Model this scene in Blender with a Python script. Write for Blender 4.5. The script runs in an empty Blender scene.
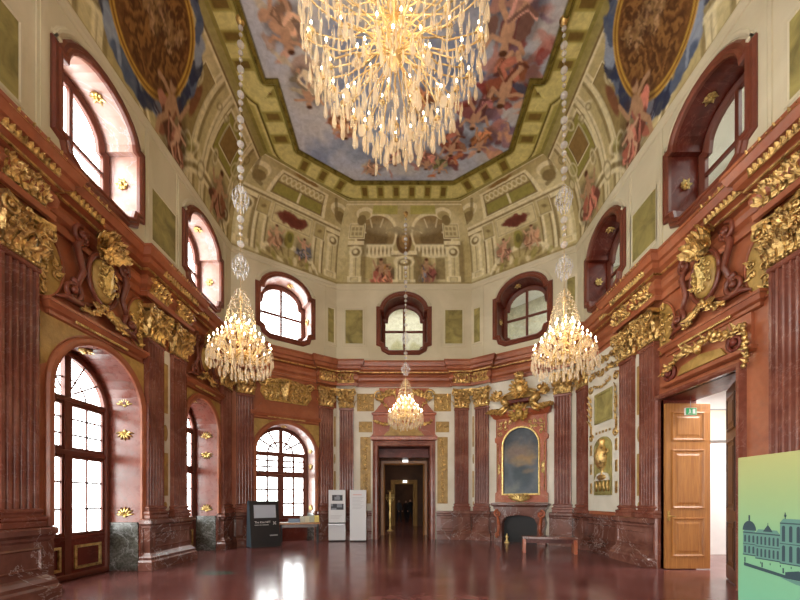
import bpy, math, random
import numpy as np
from mathutils import Vector, Matrix
from mathutils.geometry import tessellate_polygon
PI = math.pi
R = math.radians
C = bpy.context.scene.collection
random.seed(7)
rng = np.random.default_rng(11)

def lin(c):
    c = c/255.0
    return c/12.92 if c <= .04045 else ((c+.055)/1.055)**2.4
def S(r, g, b): return (lin(r), lin(g), lin(b))

# ------------------------------------------------------------------ objects
def tag(o, label=None, cat=None, group=None, kind=None):
    if label: o['label'] = label
    if cat: o['category'] = cat
    if group: o['group'] = group
    if kind: o['kind'] = kind
    return o
def thing(name, label, cat, loc=(0,0,0), rz=0, group=None):
    o = bpy.data.objects.new(name, None); C.objects.link(o)
    o.empty_display_size = .1
    o.location = loc; o.rotation_euler = (0,0,rz)
    return tag(o, label, cat, group)
def dup(o, parent=None):
    c = o.copy(); C.objects.link(c); c.parent = parent
    for ch in list(o.children): dup(ch, c)
    return c

class MB:
    def __init__(s): s.v=[]; s.f=[]; s.sm=[]; s.mi=[]; s.cur=0
    def add(s, vs, fs, smooth=False, M=None):
        b=len(s.v)
        if M is not None: vs=[tuple(M@Vector(p)) for p in vs]
        s.v += [tuple(p) for p in vs]
        for f in fs:
            s.f.append(tuple(b+i for i in f)); s.sm.append(smooth); s.mi.append(s.cur)
        return s
    def box(s,x0,x1,y0,y1,z0,z1,M=None):
        vs=[(x,y,z) for z in (z0,z1) for y in (y0,y1) for x in (x0,x1)]
        return s.add(vs,[(0,2,3,1),(4,5,7,6),(0,1,5,4),(2,6,7,3),(0,4,6,2),(1,3,7,5)],M=M)
    def bbox(s,x0,x1,y0,y1,z0,z1,b,M=None):
        # bevelled box: frustum caps front/back around the waist
        vs=[];
        for (z,i) in ((z0,b),(z0+b,0),(z1-b,0),(z1,b)):
            vs+=[(x0+i,y0+i,z),(x1-i,y0+i,z),(x1-i,y1-i,z),(x0+i,y1-i,z)]
        fs=[(3,2,1,0),(12,13,14,15)]
        for k in range(3):
            for j in range(4): fs.append((k*4+j,k*4+(j+1)%4,k*4+4+(j+1)%4,k*4+4+j))
        return s.add(vs,fs,M=M)
    def prism(s,poly,y0,y1,M=None):   # poly in (x,z), may be concave
        n=len(poly)
        tri=tessellate_polygon([[Vector((p[0],p[1],0)) for p in poly]])
        vs=[(p[0],y0,p[1]) for p in poly]+[(p[0],y1,p[1]) for p in poly]
        fs=[tuple(t) for t in tri]+[tuple(i+n for i in reversed(t)) for t in tri]
        fs+=[(i,(i+1)%n,n+(i+1)%n,n+i) for i in range(n)]
        return s.add(vs,fs,M=M)
    def extrude(s,poly,z0,z1,M=None): # poly in (x,y)
        n=len(poly)
        tri=tessellate_polygon([[Vector((p[0],p[1],0)) for p in poly]])
        vs=[(p[0],p[1],z0) for p in poly]+[(p[0],p[1],z1) for p in poly]
        fs=[tuple(t) for t in tri]+[tuple(i+n for i in reversed(t)) for t in tri]
        fs+=[(i,(i+1)%n,n+(i+1)%n,n+i) for i in range(n)]
        return s.add(vs,fs,M=M)
    def lathe(s,prof,seg=12,c=(0,0,0),smooth=True,M=None):
        vs=[];n=len(prof)
        for r,z in prof:
            for k in range(seg):
                a=2*PI*k/seg; vs.append((c[0]+r*math.cos(a),c[1]+r*math.sin(a),c[2]+z))
        fs=[(i*seg+k,i*seg+(k+1)%seg,(i+1)*seg+(k+1)%seg,(i+1)*seg+k) for i in range(n-1) for k in range(seg)]
        return s.add(vs,fs,smooth,M)
    def tube(s,path,r,seg=6,M=None):
        n=len(path); rs=r if isinstance(r,(list,tuple)) else [r]*n
        P=[Vector(p) for p in path]; vs=[]; up=None
        for i in range(n):
            t=(P[min(i+1,n-1)]-P[max(i-1,0)])
            if t.length<1e-9: t=Vector((0,0,1))
            t.normalize()
            a=Vector((0,0,1)) if abs(t.z)<.9 else Vector((0,1,0))
            if up is None: up=t.cross(a).normalized()
            else:
                up=(up-t*up.dot(t))
                up=up.normalized() if up.length>1e-6 else t.cross(a).normalized()
            w=t.cross(up)
            for k in range(seg):
                q=2*PI*k/seg; vs.append(P[i]+(up*math.cos(q)+w*math.sin(q))*rs[i])
        fs=[(i*seg+k,i*seg+(k+1)%seg,(i+1)*seg+(k+1)%seg,(i+1)*seg+k) for i in range(n-1) for k in range(seg)]
        fs.append(tuple(reversed(range(seg)))); fs.append(tuple((n-1)*seg+k for k in range(seg)))
        return s.add(vs,fs,True,M)
    def ball(s,c,r,seg=8,rings=5,M=None):
        if not isinstance(r,(tuple,list)): r=(r,r,r)
        vs=[(c[0],c[1],c[2]-r[2])]
        for i in range(1,rings):
            a=-PI/2+PI*i/rings
            for k in range(seg):
                b=2*PI*k/seg; vs.append((c[0]+r[0]*math.cos(a)*math.cos(b),c[1]+r[1]*math.cos(a)*math.sin(b),c[2]+r[2]*math.sin(a)))
        vs.append((c[0],c[1],c[2]+r[2])); L=len(vs)-1
        fs=[(0,1+(k+1)%seg,1+k) for k in range(seg)]
        for i in range(rings-2):
            for k in range(seg):
                fs.append((1+i*seg+k,1+i*seg+(k+1)%seg,1+(i+1)*seg+(k+1)%seg,1+(i+1)*seg+k))
        b=1+(rings-2)*seg
        fs+=[(b+k,b+(k+1)%seg,L) for k in range(seg)]
        return s.add(vs,fs,True,M)
    def ring(s,outline,profile,closed=True,smooth=False,M=None):
        # outline CCW in (x,z); profile [(offset outward, y)]
        n=len(outline); N=[]
        def en(a,b):
            dx,dz=b[0]-a[0],b[1]-a[1]; l=math.hypot(dx,dz) or 1
            return (dz/l,-dx/l)
        for i in range(n):
            if closed or 0<i<n-1:
                n1=en(outline[i-1],outline[i]); n2=en(outline[i],outline[(i+1)%n])
            elif i==0: n1=n2=en(outline[0],outline[1])
            else: n1=n2=en(outline[-2],outline[-1])
            d=1+n1[0]*n2[0]+n1[1]*n2[1]; d=max(d,.45)
            N.append(((n1[0]+n2[0])/d,(n1[1]+n2[1])/d))
        vs=[(p[0]+q[0]*o,y,p[1]+q[1]*o) for o,y in profile for p,q in zip(outline,N)]
        fs=[]
        m=n if closed else n-1
        for k in range(len(profile)-1):
            for i in range(m):
                j=(i+1)%n; fs.append((k*n+i,k*n+j,(k+1)*n+j,(k+1)*n+i))
        return s.add(vs,fs,smooth,M)
    def sweep(s,path,prof,M=None,closed=False):
        # path in plan (x,y) left->right seen from the room; prof [(out toward -y side / right-hand, z)]
        n=len(path); N=[]
        def en(a,b):
            dx,dy=b[0]-a[0],b[1]-a[1]; l=math.hypot(dx,dy) or 1
            return (dy/l,-dx/l)
        for i in range(n):
            if closed or 0<i<n-1: n1=en(path[i-1],path[i]); n2=en(path[i],path[(i+1)%n])
            elif i==0: n1=n2=en(path[0],path[1])
            else: n1=n2=en(path[-2],path[-1])
            d=max(1+n1[0]*n2[0]+n1[1]*n2[1],.3)
            N.append(((n1[0]+n2[0])/d,(n1[1]+n2[1])/d))
        vs=[(p[0]+q[0]*o,p[1]+q[1]*o,z) for o,z in prof for p,q in zip(path,N)]
        fs=[]
        for k in range(len(prof)-1):
            for i in range(n if closed else n-1):
                j=(i+1)%n; fs.append((k*n+i,k*n+j,(k+1)*n+j,(k+1)*n+i))
        return s.add(vs,fs,False,M)
    # ---- ornament
    def leaf(s,b,up,out,L,W,curl=.35,n=6):
        b=Vector(b); up=Vector(up).normalized(); out=Vector(out).normalized(); side=up.cross(out)
        vs=[];fs=[]
        for i in range(n+1):
            t=i/n
            p=b+up*L*(t-.25*curl*t**4)+out*(curl*L*t**2.2+.02)
            w=W*.5*(math.sin(PI*(.18+.8*t))**.8)*(1.15 if i%2 else .78)
            vs+=[p-side*w,p+out*W*.22*(1-t*.5),p+side*w]
        for i in range(n):
            a=i*3; fs+=[(a,a+1,a+4,a+3),(a+1,a+2,a+5,a+4)]
        return s.add(vs,fs,False)
    def spiral(s,c,r,turns=1.6,sgn=1,start=0,th=.03,lift=.0,seg=5,n=22):
        # in the x-z plane, c=(x,y,z) centre
        pts=[];rs=[]
        for i in range(n):
            t=i/(n-1); a=start+sgn*turns*2*PI*t; q=r*(1-t)**.8+r*.06
            pts.append((c[0]+q*math.cos(a),c[1]-lift*t,c[2]+q*math.sin(a))); rs.append(th*(1-.55*t))
        s.tube(pts,rs,seg)
        s.ball((c[0],c[1]-lift,c[2]),th*1.3,6,4)
        return s
    def flower(s,c,r,n=6):
        for k in range(n):
            a=2*PI*k/n
            s.ball((c[0]+r*.6*math.cos(a),c[1],c[2]+r*.6*math.sin(a)),(r*.42,r*.3,r*.42),6,4)
        return s.ball((c[0],c[1]-r*.3,c[2]),r*.35,6,4)
    def build(s,name,mats,parent=None,tagd=None):
        me=bpy.data.meshes.new(name); me.from_pydata(s.v,[],s.f)
        if not isinstance(mats,(list,tuple)): mats=[mats]
        for m in mats: me.materials.append(m)
        me.polygons.foreach_set('use_smooth',s.sm); me.polygons.foreach_set('material_index',s.mi)
        me.update()
        o=bpy.data.objects.new(name,me); C.objects.link(o)
        if parent is not None: o.parent=parent
        return o

# ------------------------------------------------------------------ materials
def nt(m): return m.node_tree.nodes, m.node_tree.links
def pbr(name, col, rough=.5, metal=0, **k):
    m=bpy.data.materials.new(name); m.use_nodes=True
    b=m.node_tree.nodes['Principled BSDF']
    b.inputs['Base Color'].default_value=(*col,1); b.inputs['Roughness'].default_value=rough; b.inputs['Metallic'].default_value=metal
    for q,v in k.items(): b.inputs[q.replace('_',' ')].default_value=v
    return m
def ramp(n,l,src,stops):
    r=n.new('ShaderNodeValToRGB'); e=r.color_ramp.elements
    while len(e)<len(stops): e.new(.5)
    for el,(p,c) in zip(e,stops): el.position=p; el.color=(*c,1)
    l.new(src,r.inputs[0]); return r
def noise(n,l,vec,scale,detail=4,dist=0,rough=.55):
    t=n.new('ShaderNodeTexNoise'); t.inputs['Scale'].default_value=scale; t.inputs['Detail'].default_value=detail
    t.inputs['Distortion'].default_value=dist; t.inputs['Roughness'].default_value=rough
    if vec: l.new(vec,t.inputs['Vector'])
    return t
def mix(n,l,fac,a,b,mode='MIX'):
    x=n.new('ShaderNodeMix'); x.data_type='RGBA'; x.blend_type=mode
    if hasattr(fac,'is_linked') or not isinstance(fac,(int,float)): l.new(fac,x.inputs[0])
    else: x.inputs[0].default_value=fac
    for v,i in ((a,6),(b,7)):
        if isinstance(v,tuple): x.inputs[i].default_value=(*v,1)
        else: l.new(v,x.inputs[i])
    return x.outputs[2]
def marble(name,c0,c1,c2,vein,scale=1.2,veinw=.03,rough=.18,veinfac=.5,spec=.5):
    m=pbr(name,c1,rough); n,l=nt(m); b=n['Principled BSDF']
    b.inputs['Specular IOR Level'].default_value=spec
    tc=n.new('ShaderNodeTexCoord'); g=n.new('ShaderNodeNewGeometry')
    v=g.outputs['Position']
    a=noise(n,l,v,scale,6,1.2); r=ramp(n,l,a.outputs[0],[(.3,c0),(.5,c1),(.7,c2)])
    w=noise(n,l,v,scale*.9,8,2.0,.6)
    mm=n.new('ShaderNodeMath'); mm.operation='SUBTRACT'; l.new(w.outputs[0],mm.inputs[0]); mm.inputs[1].default_value=.5
    ab=n.new('ShaderNodeMath'); ab.operation='ABSOLUTE'; l.new(mm.outputs[0],ab.inputs[0])
    vr=ramp(n,l,ab.outputs[0],[(0,(veinfac,)*3),(veinw,(0,0,0))])
    c=mix(n,l,vr.outputs[0],r.outputs[0],vein)
    fine=noise(n,l,v,scale*14,3); fr=ramp(n,l,fine.outputs[0],[(.35,(.90,.90,.90)),(.65,(1.04,1.04,1.04))])
    c=mix(n,l,1.0,c,fr.outputs[0],'MULTIPLY')
    l.new(c,b.inputs['Base Color'])
    rr=n.new('ShaderNodeMapRange'); l.new(fine.outputs[0],rr.inputs[0]); rr.inputs[3].default_value=rough*.7; rr.inputs[4].default_value=rough*1.5
    l.new(rr.outputs[0],b.inputs['Roughness'])
    return m
def gold(name,col=(.68,.46,.17),dark=(.16,.09,.03),scale=9,rough=.30,bump=.5):
    m=pbr(name,col,rough,.85); n,l=nt(m); b=n['Principled BSDF']
    g=n.new('ShaderNodeNewGeometry')
    a=noise(n,l,g.outputs['Position'],scale,5); r=ramp(n,l,a.outputs[0],[(.3,dark),(.52,col),(.75,tuple(min(1,x*1.25) for x in col))])
    l.new(r.outputs[0],b.inputs['Base Color'])
    bp=n.new('ShaderNodeBump'); bp.inputs['Strength'].default_value=bump; bp.inputs['Distance'].default_value=.03
    a2=noise(n,l,g.outputs['Position'],scale*3,4); l.new(a2.outputs[0],bp.inputs['Height']); l.new(bp.outputs[0],b.inputs['Normal'])
    return m
def plaster(name,c0,c1,scale=1.5,rough=.65,bump=.1,bs=30):
    m=pbr(name,c1,rough); n,l=nt(m); b=n['Principled BSDF']; g=n.new('ShaderNodeNewGeometry')
    a=noise(n,l,g.outputs['Position'],scale,6,.6); r=ramp(n,l,a.outputs[0],[(.32,c0),(.68,c1)])
    l.new(r.outputs[0],b.inputs['Base Color'])
    bp=n.new('ShaderNodeBump'); bp.inputs['Strength'].default_value=bump; bp.inputs['Distance'].default_value=.01
    a2=noise(n,l,g.outputs['Position'],bs,4); l.new(a2.outputs[0],bp.inputs['Height']); l.new(bp.outputs[0],b.inputs['Normal'])
    return m
def wood(name,c0,c1,rough=.35):
    m=pbr(name,c1,rough); n,l=nt(m); b=n['Principled BSDF']; g=n.new('ShaderNodeNewGeometry')
    mp=n.new('ShaderNodeMapping'); mp.inputs['Scale'].default_value=(9,9,.7); l.new(g.outputs['Position'],mp.inputs[0])
    a=noise(n,l,mp.outputs[0],2.0,6,1.5); r=ramp(n,l,a.outputs[0],[(.3,c0),(.7,c1)])
    l.new(r.outputs[0],b.inputs['Base Color']); return m
def paint(name,rough=.75,spec=.2):
    m=pbr(name,(.5,.5,.5),rough); n,l=nt(m); b=n['Principled BSDF']
    b.inputs['Specular IOR Level'].default_value=spec
    a=n.new('ShaderNodeAttribute'); a.attribute_name='paint'
    g=n.new('ShaderNodeNewGeometry'); q=noise(n,l,g.outputs['Position'],7,5,.5)
    fr=ramp(n,l,q.outputs[0],[(.3,(.82,.82,.82)),(.7,(1.12,1.12,1.12))])
    l.new(mix(n,l,1.0,a.outputs['Color'],fr.outputs[0],'MULTIPLY'),b.inputs['Base Color']); return m

M={}
M['red']=marble('red_stucco_marble',S(130,68,40),S(154,86,54),S(174,108,74),S(130,100,80),.6,.015,.3,.2)
M['redlight']=marble('light_red_marble',S(140,66,38),S(162,84,50),S(180,108,72),S(200,170,150),.9,.015,.3,.3)
M['pil']=marble('brown_red_marble',S(102,54,40),S(124,70,54),S(146,96,78),S(190,150,138),.9,.010,.2,.25)
M['dado']=marble('mottled_dado_marble',S(84,48,38),S(110,70,58),S(136,94,82),S(215,205,200),.8,.007,.16,.5)
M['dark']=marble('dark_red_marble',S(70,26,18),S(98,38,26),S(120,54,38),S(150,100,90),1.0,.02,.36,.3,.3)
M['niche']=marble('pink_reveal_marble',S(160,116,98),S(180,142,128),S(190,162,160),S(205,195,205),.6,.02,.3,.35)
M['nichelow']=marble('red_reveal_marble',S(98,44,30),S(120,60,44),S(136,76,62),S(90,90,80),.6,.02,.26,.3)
M['grey']=marble('grey_green_marble',S(52,50,44),S(78,76,68),S(104,104,98),S(190,190,190),1.2,.02,.25,.4)
M['frame']=marble('window_frame_marble',S(100,50,34),S(114,58,40),S(128,70,50),S(140,100,84),.5,.006,.3,.1)
M['white']=plaster('white_stucco',S(204,198,178),S(226,221,206),.9,.6)
M['cream']=plaster('cream_plaster',S(196,187,156),S(214,206,178),.6,.7)
M['green']=plaster('green_painted_panel',S(116,106,58),S(170,158,92),2.2,.7,.15,12)
M['ochre']=plaster('ochre_gilded_panel',S(140,108,48),S(182,148,78),5,.45,.6,26)
M['gold']=gold('gilding')
M['goldbright']=gold('bright_gilding',(.70,.52,.20),(.34,.22,.07),12,.3,.3)
M['golddark']=gold('aged_gilding',(.50,.33,.10),(.16,.09,.03),9,.4,.7)
M['brown']=pbr('window_wood',S(104,52,36),.45)
M['wood']=wood('honey_oak',S(146,92,42),S(176,120,60))
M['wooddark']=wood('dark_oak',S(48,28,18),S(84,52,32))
M['black']=pbr('black_iron',S(16,15,15),.55)
M['whitewall']=plaster('white_room_plaster',S(215,215,212),S(235,235,232),.8,.8)
M['steel']=pbr('brushed_steel',S(150,150,150),.35,.8)
M['paint']=paint('fresco')
M['canvas']=paint('oil_canvas',.3,.5)
def glass():
    m=bpy.data.materials.new('window_glass'); m.use_nodes=True; n,l=nt(m)
    n.remove(n['Principled BSDF']); o=n['Material Output']
    t=n.new('ShaderNodeBsdfTransparent'); g=n.new('ShaderNodeBsdfGlossy'); g.inputs['Roughness'].default_value=.02
    t.inputs[0].default_value=(.93,.96,.97,1)
    x=n.new('ShaderNodeMixShader'); x.inputs[0].default_value=.05; l.new(t.outputs[0],x.inputs[1]); l.new(g.outputs[0],x.inputs[2]); l.new(x.outputs[0],o.inputs[0])
    return m
M['glass']=glass()
def crystal(name,tint,fac):
    m=bpy.data.materials.new(name); m.use_nodes=True; n,l=nt(m)
    b=n['Principled BSDF']; o=n['Material Output']
    b.inputs['Base Color'].default_value=(*tint,1); b.inputs['Roughness'].default_value=.08; b.inputs['Specular IOR Level'].default_value=1.0
    b.inputs['IOR'].default_value=1.6
    tl=n.new('ShaderNodeBsdfTranslucent'); tl.inputs[0].default_value=(*tint,1)
    x1=n.new('ShaderNodeMixShader'); x1.inputs[0].default_value=.35; l.new(b.outputs[0],x1.inputs[1]); l.new(tl.outputs[0],x1.inputs[2])
    t=n.new('ShaderNodeBsdfTransparent'); x=n.new('ShaderNodeMixShader'); x.inputs[0].default_value=fac
    l.new(x1.outputs[0],x.inputs[1]); l.new(t.outputs[0],x.inputs[2]); l.new(x.outputs[0],o.inputs[0])
    return m
M['crystal']=crystal('cut_crystal',(.95,.95,.95),.55)
M['crystalwarm']=crystal('warm_cut_crystal',(.98,.84,.60),.58)
M['crystalgold']=pbr('gilt_glass_arm',(.90,.68,.34),.2,.45)
def emit(name,col,st):
    m=bpy.data.materials.new(name); m.use_nodes=True; b=m.node_tree.nodes['Principled BSDF']
    b.inputs['Base Color'].default_value=(*col,1); b.inputs['Emission Color'].default_value=(*col,1); b.inputs['Emission Strength'].default_value=st
    m.cycles.emission_sampling='NONE'; return m
M['bulb']=emit('candle_bulb_glow',(1,.84,.56),14.0)
M['candle']=pbr('ivory_candle',(.9,.84,.7),.5)

# ------------------------------------------------------------------ plan
W2=6.18; YC=13.2; BX=2.85; YB=15.6; NC=-1.2; NB=-3.6
DL=math.hypot(W2-BX,YB-YC); DA=math.atan2(YB-YC,W2-BX)
WF={'left':((-W2,0),PI/2),'left_diagonal':((-W2,YC),DA),'back':((-BX,YB),0),'right_diagonal':((BX,YB),-DA),'right':((W2,YC),-PI/2),
    'near_right_diagonal':((W2,NC),-PI+DA),'near':((BX,NB),PI),'near_left_diagonal':((-BX,NB),PI-DA)}
def at(w,u,n=0,z=0):
    (x,y),a=WF[w]
    return (x+u*math.cos(a)+n*math.sin(a), y+u*math.sin(a)-n*math.cos(a), z)
def wrot(w): return WF[w][1]
def wthing(name,label,cat,w,u,n=0,z=0,group=None): return thing(name,label,cat,at(w,u,n,z),wrot(w),group)
def struct(mb,name,mats,w=None,parent=None):
    o=mb.build(name,mats,parent)
    if parent is None: o['kind']='structure'
    if w: o.location=at(w,0); o.rotation_euler=(0,0,wrot(w))
    return o
H1=7.4; H2=10.7; H3=13.4

# shapes in wall plane
def arch(hw,spring,z0,rise=None,n=18,cx=0):
    rise=hw if rise is None else rise
    p=[(cx-hw,z0),(cx+hw,z0)]
    p+=[(cx+hw*math.cos(PI*i/n),spring+rise*math.sin(PI*i/n)) for i in range(n+1)]
    return p
def ovalwin(hw,z0,z1,cx=0,n=14):
    # shouldered window: arched head between shoulders, stepped foot
    h=z1-z0; sh=z1-.62*(hw/.95); s=.13*hw; r=z1-sh
    f=z0+.30
    p=[(cx-hw*.62,z0),(cx+hw*.62,z0),(cx+hw*.80,z0+.10),(cx+hw*.86,f),(cx+hw,f+.05),(cx+hw,sh)]
    p+=[(cx+(hw-s)*math.cos(PI*i/n),sh+r*math.sin(PI*i/n)) for i in range(n+1)]
    p+=[(cx-hw,sh),(cx-hw,f+.05),(cx-hw*.86,f),(cx-hw*.80,z0+.10)]
    return p

# walls: lower (0..H1) with arch/door notches; upper (H1..H2) with window holes
low_open={'left':[(7.58,1.08,3.65,'a'),(11.35,.88,3.85,'a'),(3.55,1.08,3.65,'a'),(.2,1.0,3.65,'a')],
 'left_diagonal':[(2.0,1.13,3.45,'a')],
 'back':[(BX,1.08,3.9,'r')],
 'right_diagonal':[], 'right':[(YC-7.85,1.05,4.05,'r')],
 'near_right_diagonal':[],'near':[(1.0,.95,3.65,'a'),(4.2,.95,3.65,'a')],'near_left_diagonal':[(2.15,1.1,3.6,'a')]}
up_open={'left':[7.62,11.45,3.7,.1],'left_diagonal':[2.0],'back':[BX],'right_diagonal':[DL-2.0],'right':[YC-7.62,YC-11.45],
 'near_right_diagonal':[],'near':[2.6],'near_left_diagonal':[2.15]}
UW={'left':.97,'left_diagonal':.98,'back':.98,'right_diagonal':.98,'right':.97,'near':1.0,'near_left_diagonal':1.0}
UZ=(7.95,10.25)
THK=.85
WL={'left':(NC,YC),'left_diagonal':(0,DL),'back':(0,2*BX),'right_diagonal':(0,DL),'right':(0,YC-NC),'near_right_diagonal':(0,DL),'near':(0,2*BX),'near_left_diagonal':(0,DL)}
def hole_reveal(mb,pts,y0,y1):
    n=len(pts); vs=[(p[0],y0,p[1]) for p in pts]+[(p[0],y1,p[1]) for p in pts]
    return mb.add(vs,[(i,(i+1)%n,n+(i+1)%n,n+i) for i in range(n)])
LOWM={'left':'red','left_diagonal':'red','back':'white','right_diagonal':'white','right':'red','near_right_diagonal':'red','near':'red','near_left_diagonal':'red'}
for w,(a,b) in WL.items():
    mb=MB(); th=THK if w!='back' else 1.8
    outer=[(a,0)]
    for (u,hw,sp,k) in sorted(low_open[w]):
        pts=arch(hw,sp,0,cx=u) if k=='a' else [(u-hw,0),(u+hw,0),(u+hw,sp),(u-hw,sp)]
        # notch: walk from bottom-left up over to bottom-right
        q=[pts[0]]+list(reversed(pts[2:]))+[pts[1]]
        outer+=q
    outer+=[(b,0),(b,H1),(a,H1)]
    tri=tessellate_polygon([[Vector((p[0],p[1],0)) for p in outer]])
    for y in (0,th): mb.add([(p[0],y,p[1]) for p in outer],[tuple(t) for t in tri])
    mb.cur=1
    hole_reveal(mb,outer,0,th)
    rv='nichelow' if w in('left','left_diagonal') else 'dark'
    if w=='left_diagonal': rv='niche'  # paler marble puts the window light into this reveal's colour
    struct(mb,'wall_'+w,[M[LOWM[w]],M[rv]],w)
    mb=MB()
    rect=[(a,H1),(b,H1),(b,H2),(a,H2)]
    holes=[ovalwin(UW.get(w,1),UZ[0],UZ[1],cx=u) for u in up_open[w]]
    allp=[rect]+holes; flat=[p for h in allp for p in h]
    tri=tessellate_polygon([[Vector((p[0],p[1],0)) for p in h] for h in allp])
    for y in (0,THK): mb.add([(p[0],y,p[1]) for p in flat],[tuple(t) for t in tri])
    mb.cur=1
    for h in holes: hole_reveal(mb,h,0,THK)
    hole_reveal(mb,rect,0,THK)
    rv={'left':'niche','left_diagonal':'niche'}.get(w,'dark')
    struct(mb,'wall_'+w+'_upper',[M['cream'],M[rv]],w)

# floor
def floor_mat():
    m=pbr('polished_floor_marble',S(96,50,48),.12); n,l=nt(m); b=n['Principled BSDF']
    g=n.new('ShaderNodeNewGeometry'); v=g.outputs['Position']
    a=noise(n,l,v,1.1,7,1.0); r=ramp(n,l,a.outputs[0],[(.3,S(96,52,48)),(.5,S(118,70,66)),(.7,S(138,92,88))])
    mp=n.new('ShaderNodeMapping'); mp.inputs['Rotation'].default_value=(0,0,PI/4); mp.inputs['Scale'].default_value=(1,1,1); l.new(v,mp.inputs[0])
    br=n.new('ShaderNodeTexBrick'); br.offset=0; br.inputs['Scale'].default_value=1.0; br.inputs['Brick Width'].default_value=1.1; br.inputs['Row Height'].default_value=1.1
    br.inputs['Mortar Size'].default_value=.008; br.inputs['Color1'].default_value=(1,1,1,1); br.inputs['Color2'].default_value=(.72,.72,.74,1); br.inputs['Mortar'].default_value=(.6,.6,.6,1)
    l.new(mp.outputs[0],br.inputs['Vector'])
    c=mix(n,l,1.0,r.outputs[0],br.outputs[0],'MULTIPLY')
    l.new(c,b.inputs['Base Color']); b.inputs['Specular IOR Level'].default_value=.45
    q=noise(n,l,v,2.5,5,.3); rr=n.new('ShaderNodeMapRange'); l.new(q.outputs[0],rr.inputs[0]); rr.inputs[3].default_value=.10; rr.inputs[4].default_value=.26
    l.new(rr.outputs[0],b.inputs['Roughness'])
    return m
M['floor']=floor_mat()
oct_=[(-W2,NC),(-BX,NB),(BX,NB),(W2,NC),(W2,YC),(BX,YB),(-BX,YB),(-W2,YC)]
mb=MB(); mb.box(-11,11,-6,32,-.3,0); struct(mb,'floor',M['floor'])
# green marble inlays let into the floor
for i,(x,y) in enumerate(((-4.2,8.36),)):
    mb=MB(); s=.42; mb.extrude([(-s*1.25,0),(0,-s*.6),(s*1.25,0),(0,s*.6)],-.01,.002)
    o=mb.build('floor_inlay',marble('green_inlay_marble',S(30,60,52),S(48,84,74),S(70,104,94),S(150,170,160),2,.02,.12,.3) if i==0 else bpy.data.materials['green_inlay_marble'])
    o.location=(x,y,0)
    o['kind']='structure'; o.name='trim_inlay_%d'%(i+1)
SKY=9.0; EXPO=0.75
# ------------------------------------------------------------------ entablature
def mir(L): return [(W2*0+13.2-b,13.2-a) for a,b in reversed(L)]
RES={'left':[(4.45,6.25),(8.65,10.42),(12.3,13.2)],'left_diagonal':[(0,.84),(3.25,DL)],'back':[(0,.84),(2*BX-.84,2*BX)]}
RES['right_diagonal']=[(DL-b,DL-a) for a,b in reversed(RES['left_diagonal'])]
RES['right']=[(0,.9),(2.7,4.35),(13.2-6.25,13.2-4.45)]
def entab_path(o=.16):
    pts=[]; ws=['left','left_diagonal','back','right_diagonal','right']
    pts.append(at('left',NC)[:2])
    for k,w in enumerate(ws):
        a,b=WL[w]; a0=a
        for (r0,r1) in RES[w]:
            if r0>a0+.01: pts+=[at(w,r0)[:2],at(w,r0,o)[:2]]
            if r1<b-.01: pts+=[at(w,r1,o)[:2],at(w,r1)[:2]]
            else:
                nw=ws[k+1]; t=(wrot(nw)-wrot(w))/2   # mitred corner at offset o
                pts.append((at(w,b,o)[0]+math.cos(wrot(w))*(o*math.tan(t)),at(w,b,o)[1]+math.sin(wrot(w))*(o*math.tan(t))))
    pts.append(at('right',13.2-NC)[:2])
    pts+=[(BX,NB),(-BX,NB)]
    return pts
ep=entab_path()
mb=MB()
mb.sweep(ep,[(0,6.40),(.07,6.40),(.08,6.50),(.02,6.54),(.02,6.60),(.09,6.66),(.11,6.76),(.08,6.86),(.03,6.88),(.03,6.92),(.13,6.95),(.14,7.02),(.24,7.06),(.25,7.17),(.31,7.19),(.36,7.33),(.38,7.34),(.38,7.40),(-.02,7.40)],closed=True)
struct(mb,'trim_1',M['red'])
mb=MB()
mb.sweep(ep,[(.125,6.945),(.155,6.955),(.155,6.99),(.14,7.0)],closed=True)
struct(mb,'trim_2',M['gold'])
# top of the painted wall zone: stucco moulding under the cove
mb=MB(); mb.sweep(oct_[7:]+oct_[:1] if 0 else [(-W2,NC),(-W2,YC),(-BX,YB),(BX,YB),(W2,YC),(W2,NC),(BX,NB),(-BX,NB)],[(0,10.52),(.03,10.53),(.05,10.6),(.03,10.63),(.07,10.68),(.07,10.72),(0,10.74)],closed=True)
struct(mb,'trim_3',M['cream'])

def gold_run(mb,w,u0,u1,n,z,s=.1,step=.085):
    k=int((u1-u0)/step)
    for i in range(k):
        u=u0+(i+.5)*(u1-u0)/k; p=at(w,u,n); a=wrot(w)
        Mx=Matrix.Translation((p[0],p[1],z))@Matrix.Rotation(a,4,'Z')
        b=MB(); b.leaf((0,0,-s*.5),(0,0,1),(0,-1,0),s,s*.75,.4,4); b.ball((step*.5,-.02,-s*.1),s*.18,5,4)
        mb.add(b.v,b.f,False,Mx)
for lab,w,f in (('left','left',lambda y:y),('right','right',lambda y:13.2-y)):
    for where,segs in (('over the near pilaster',((5.3,6.2,.40),(6.3,7.3,.245))),('over the paired pilasters',((8.9,10.35,.40),(10.5,11.2,.245)))):
        mb=MB()
        for a,b_,n_ in segs:
            u0_,u1_=sorted((f(a),f(b_))); gold_run(mb,w,u0_,u1_,n_,7.12,.12); gold_run(mb,w,u0_,u1_,n_+.125,7.37,.07,.2)
            mb.tube([at(w,u0_,n_,7.07),at(w,u1_,n_,7.07)],.022,5); mb.tube([at(w,u0_,n_+.125,7.345),at(w,u1_,n_+.125,7.345)],.014,5)
        o=mb.build('cornice_leaf_band',M['gold'])
        tag(o,f'gilded leaf moulding running along the {lab} cornice {where}','moulding')

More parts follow.
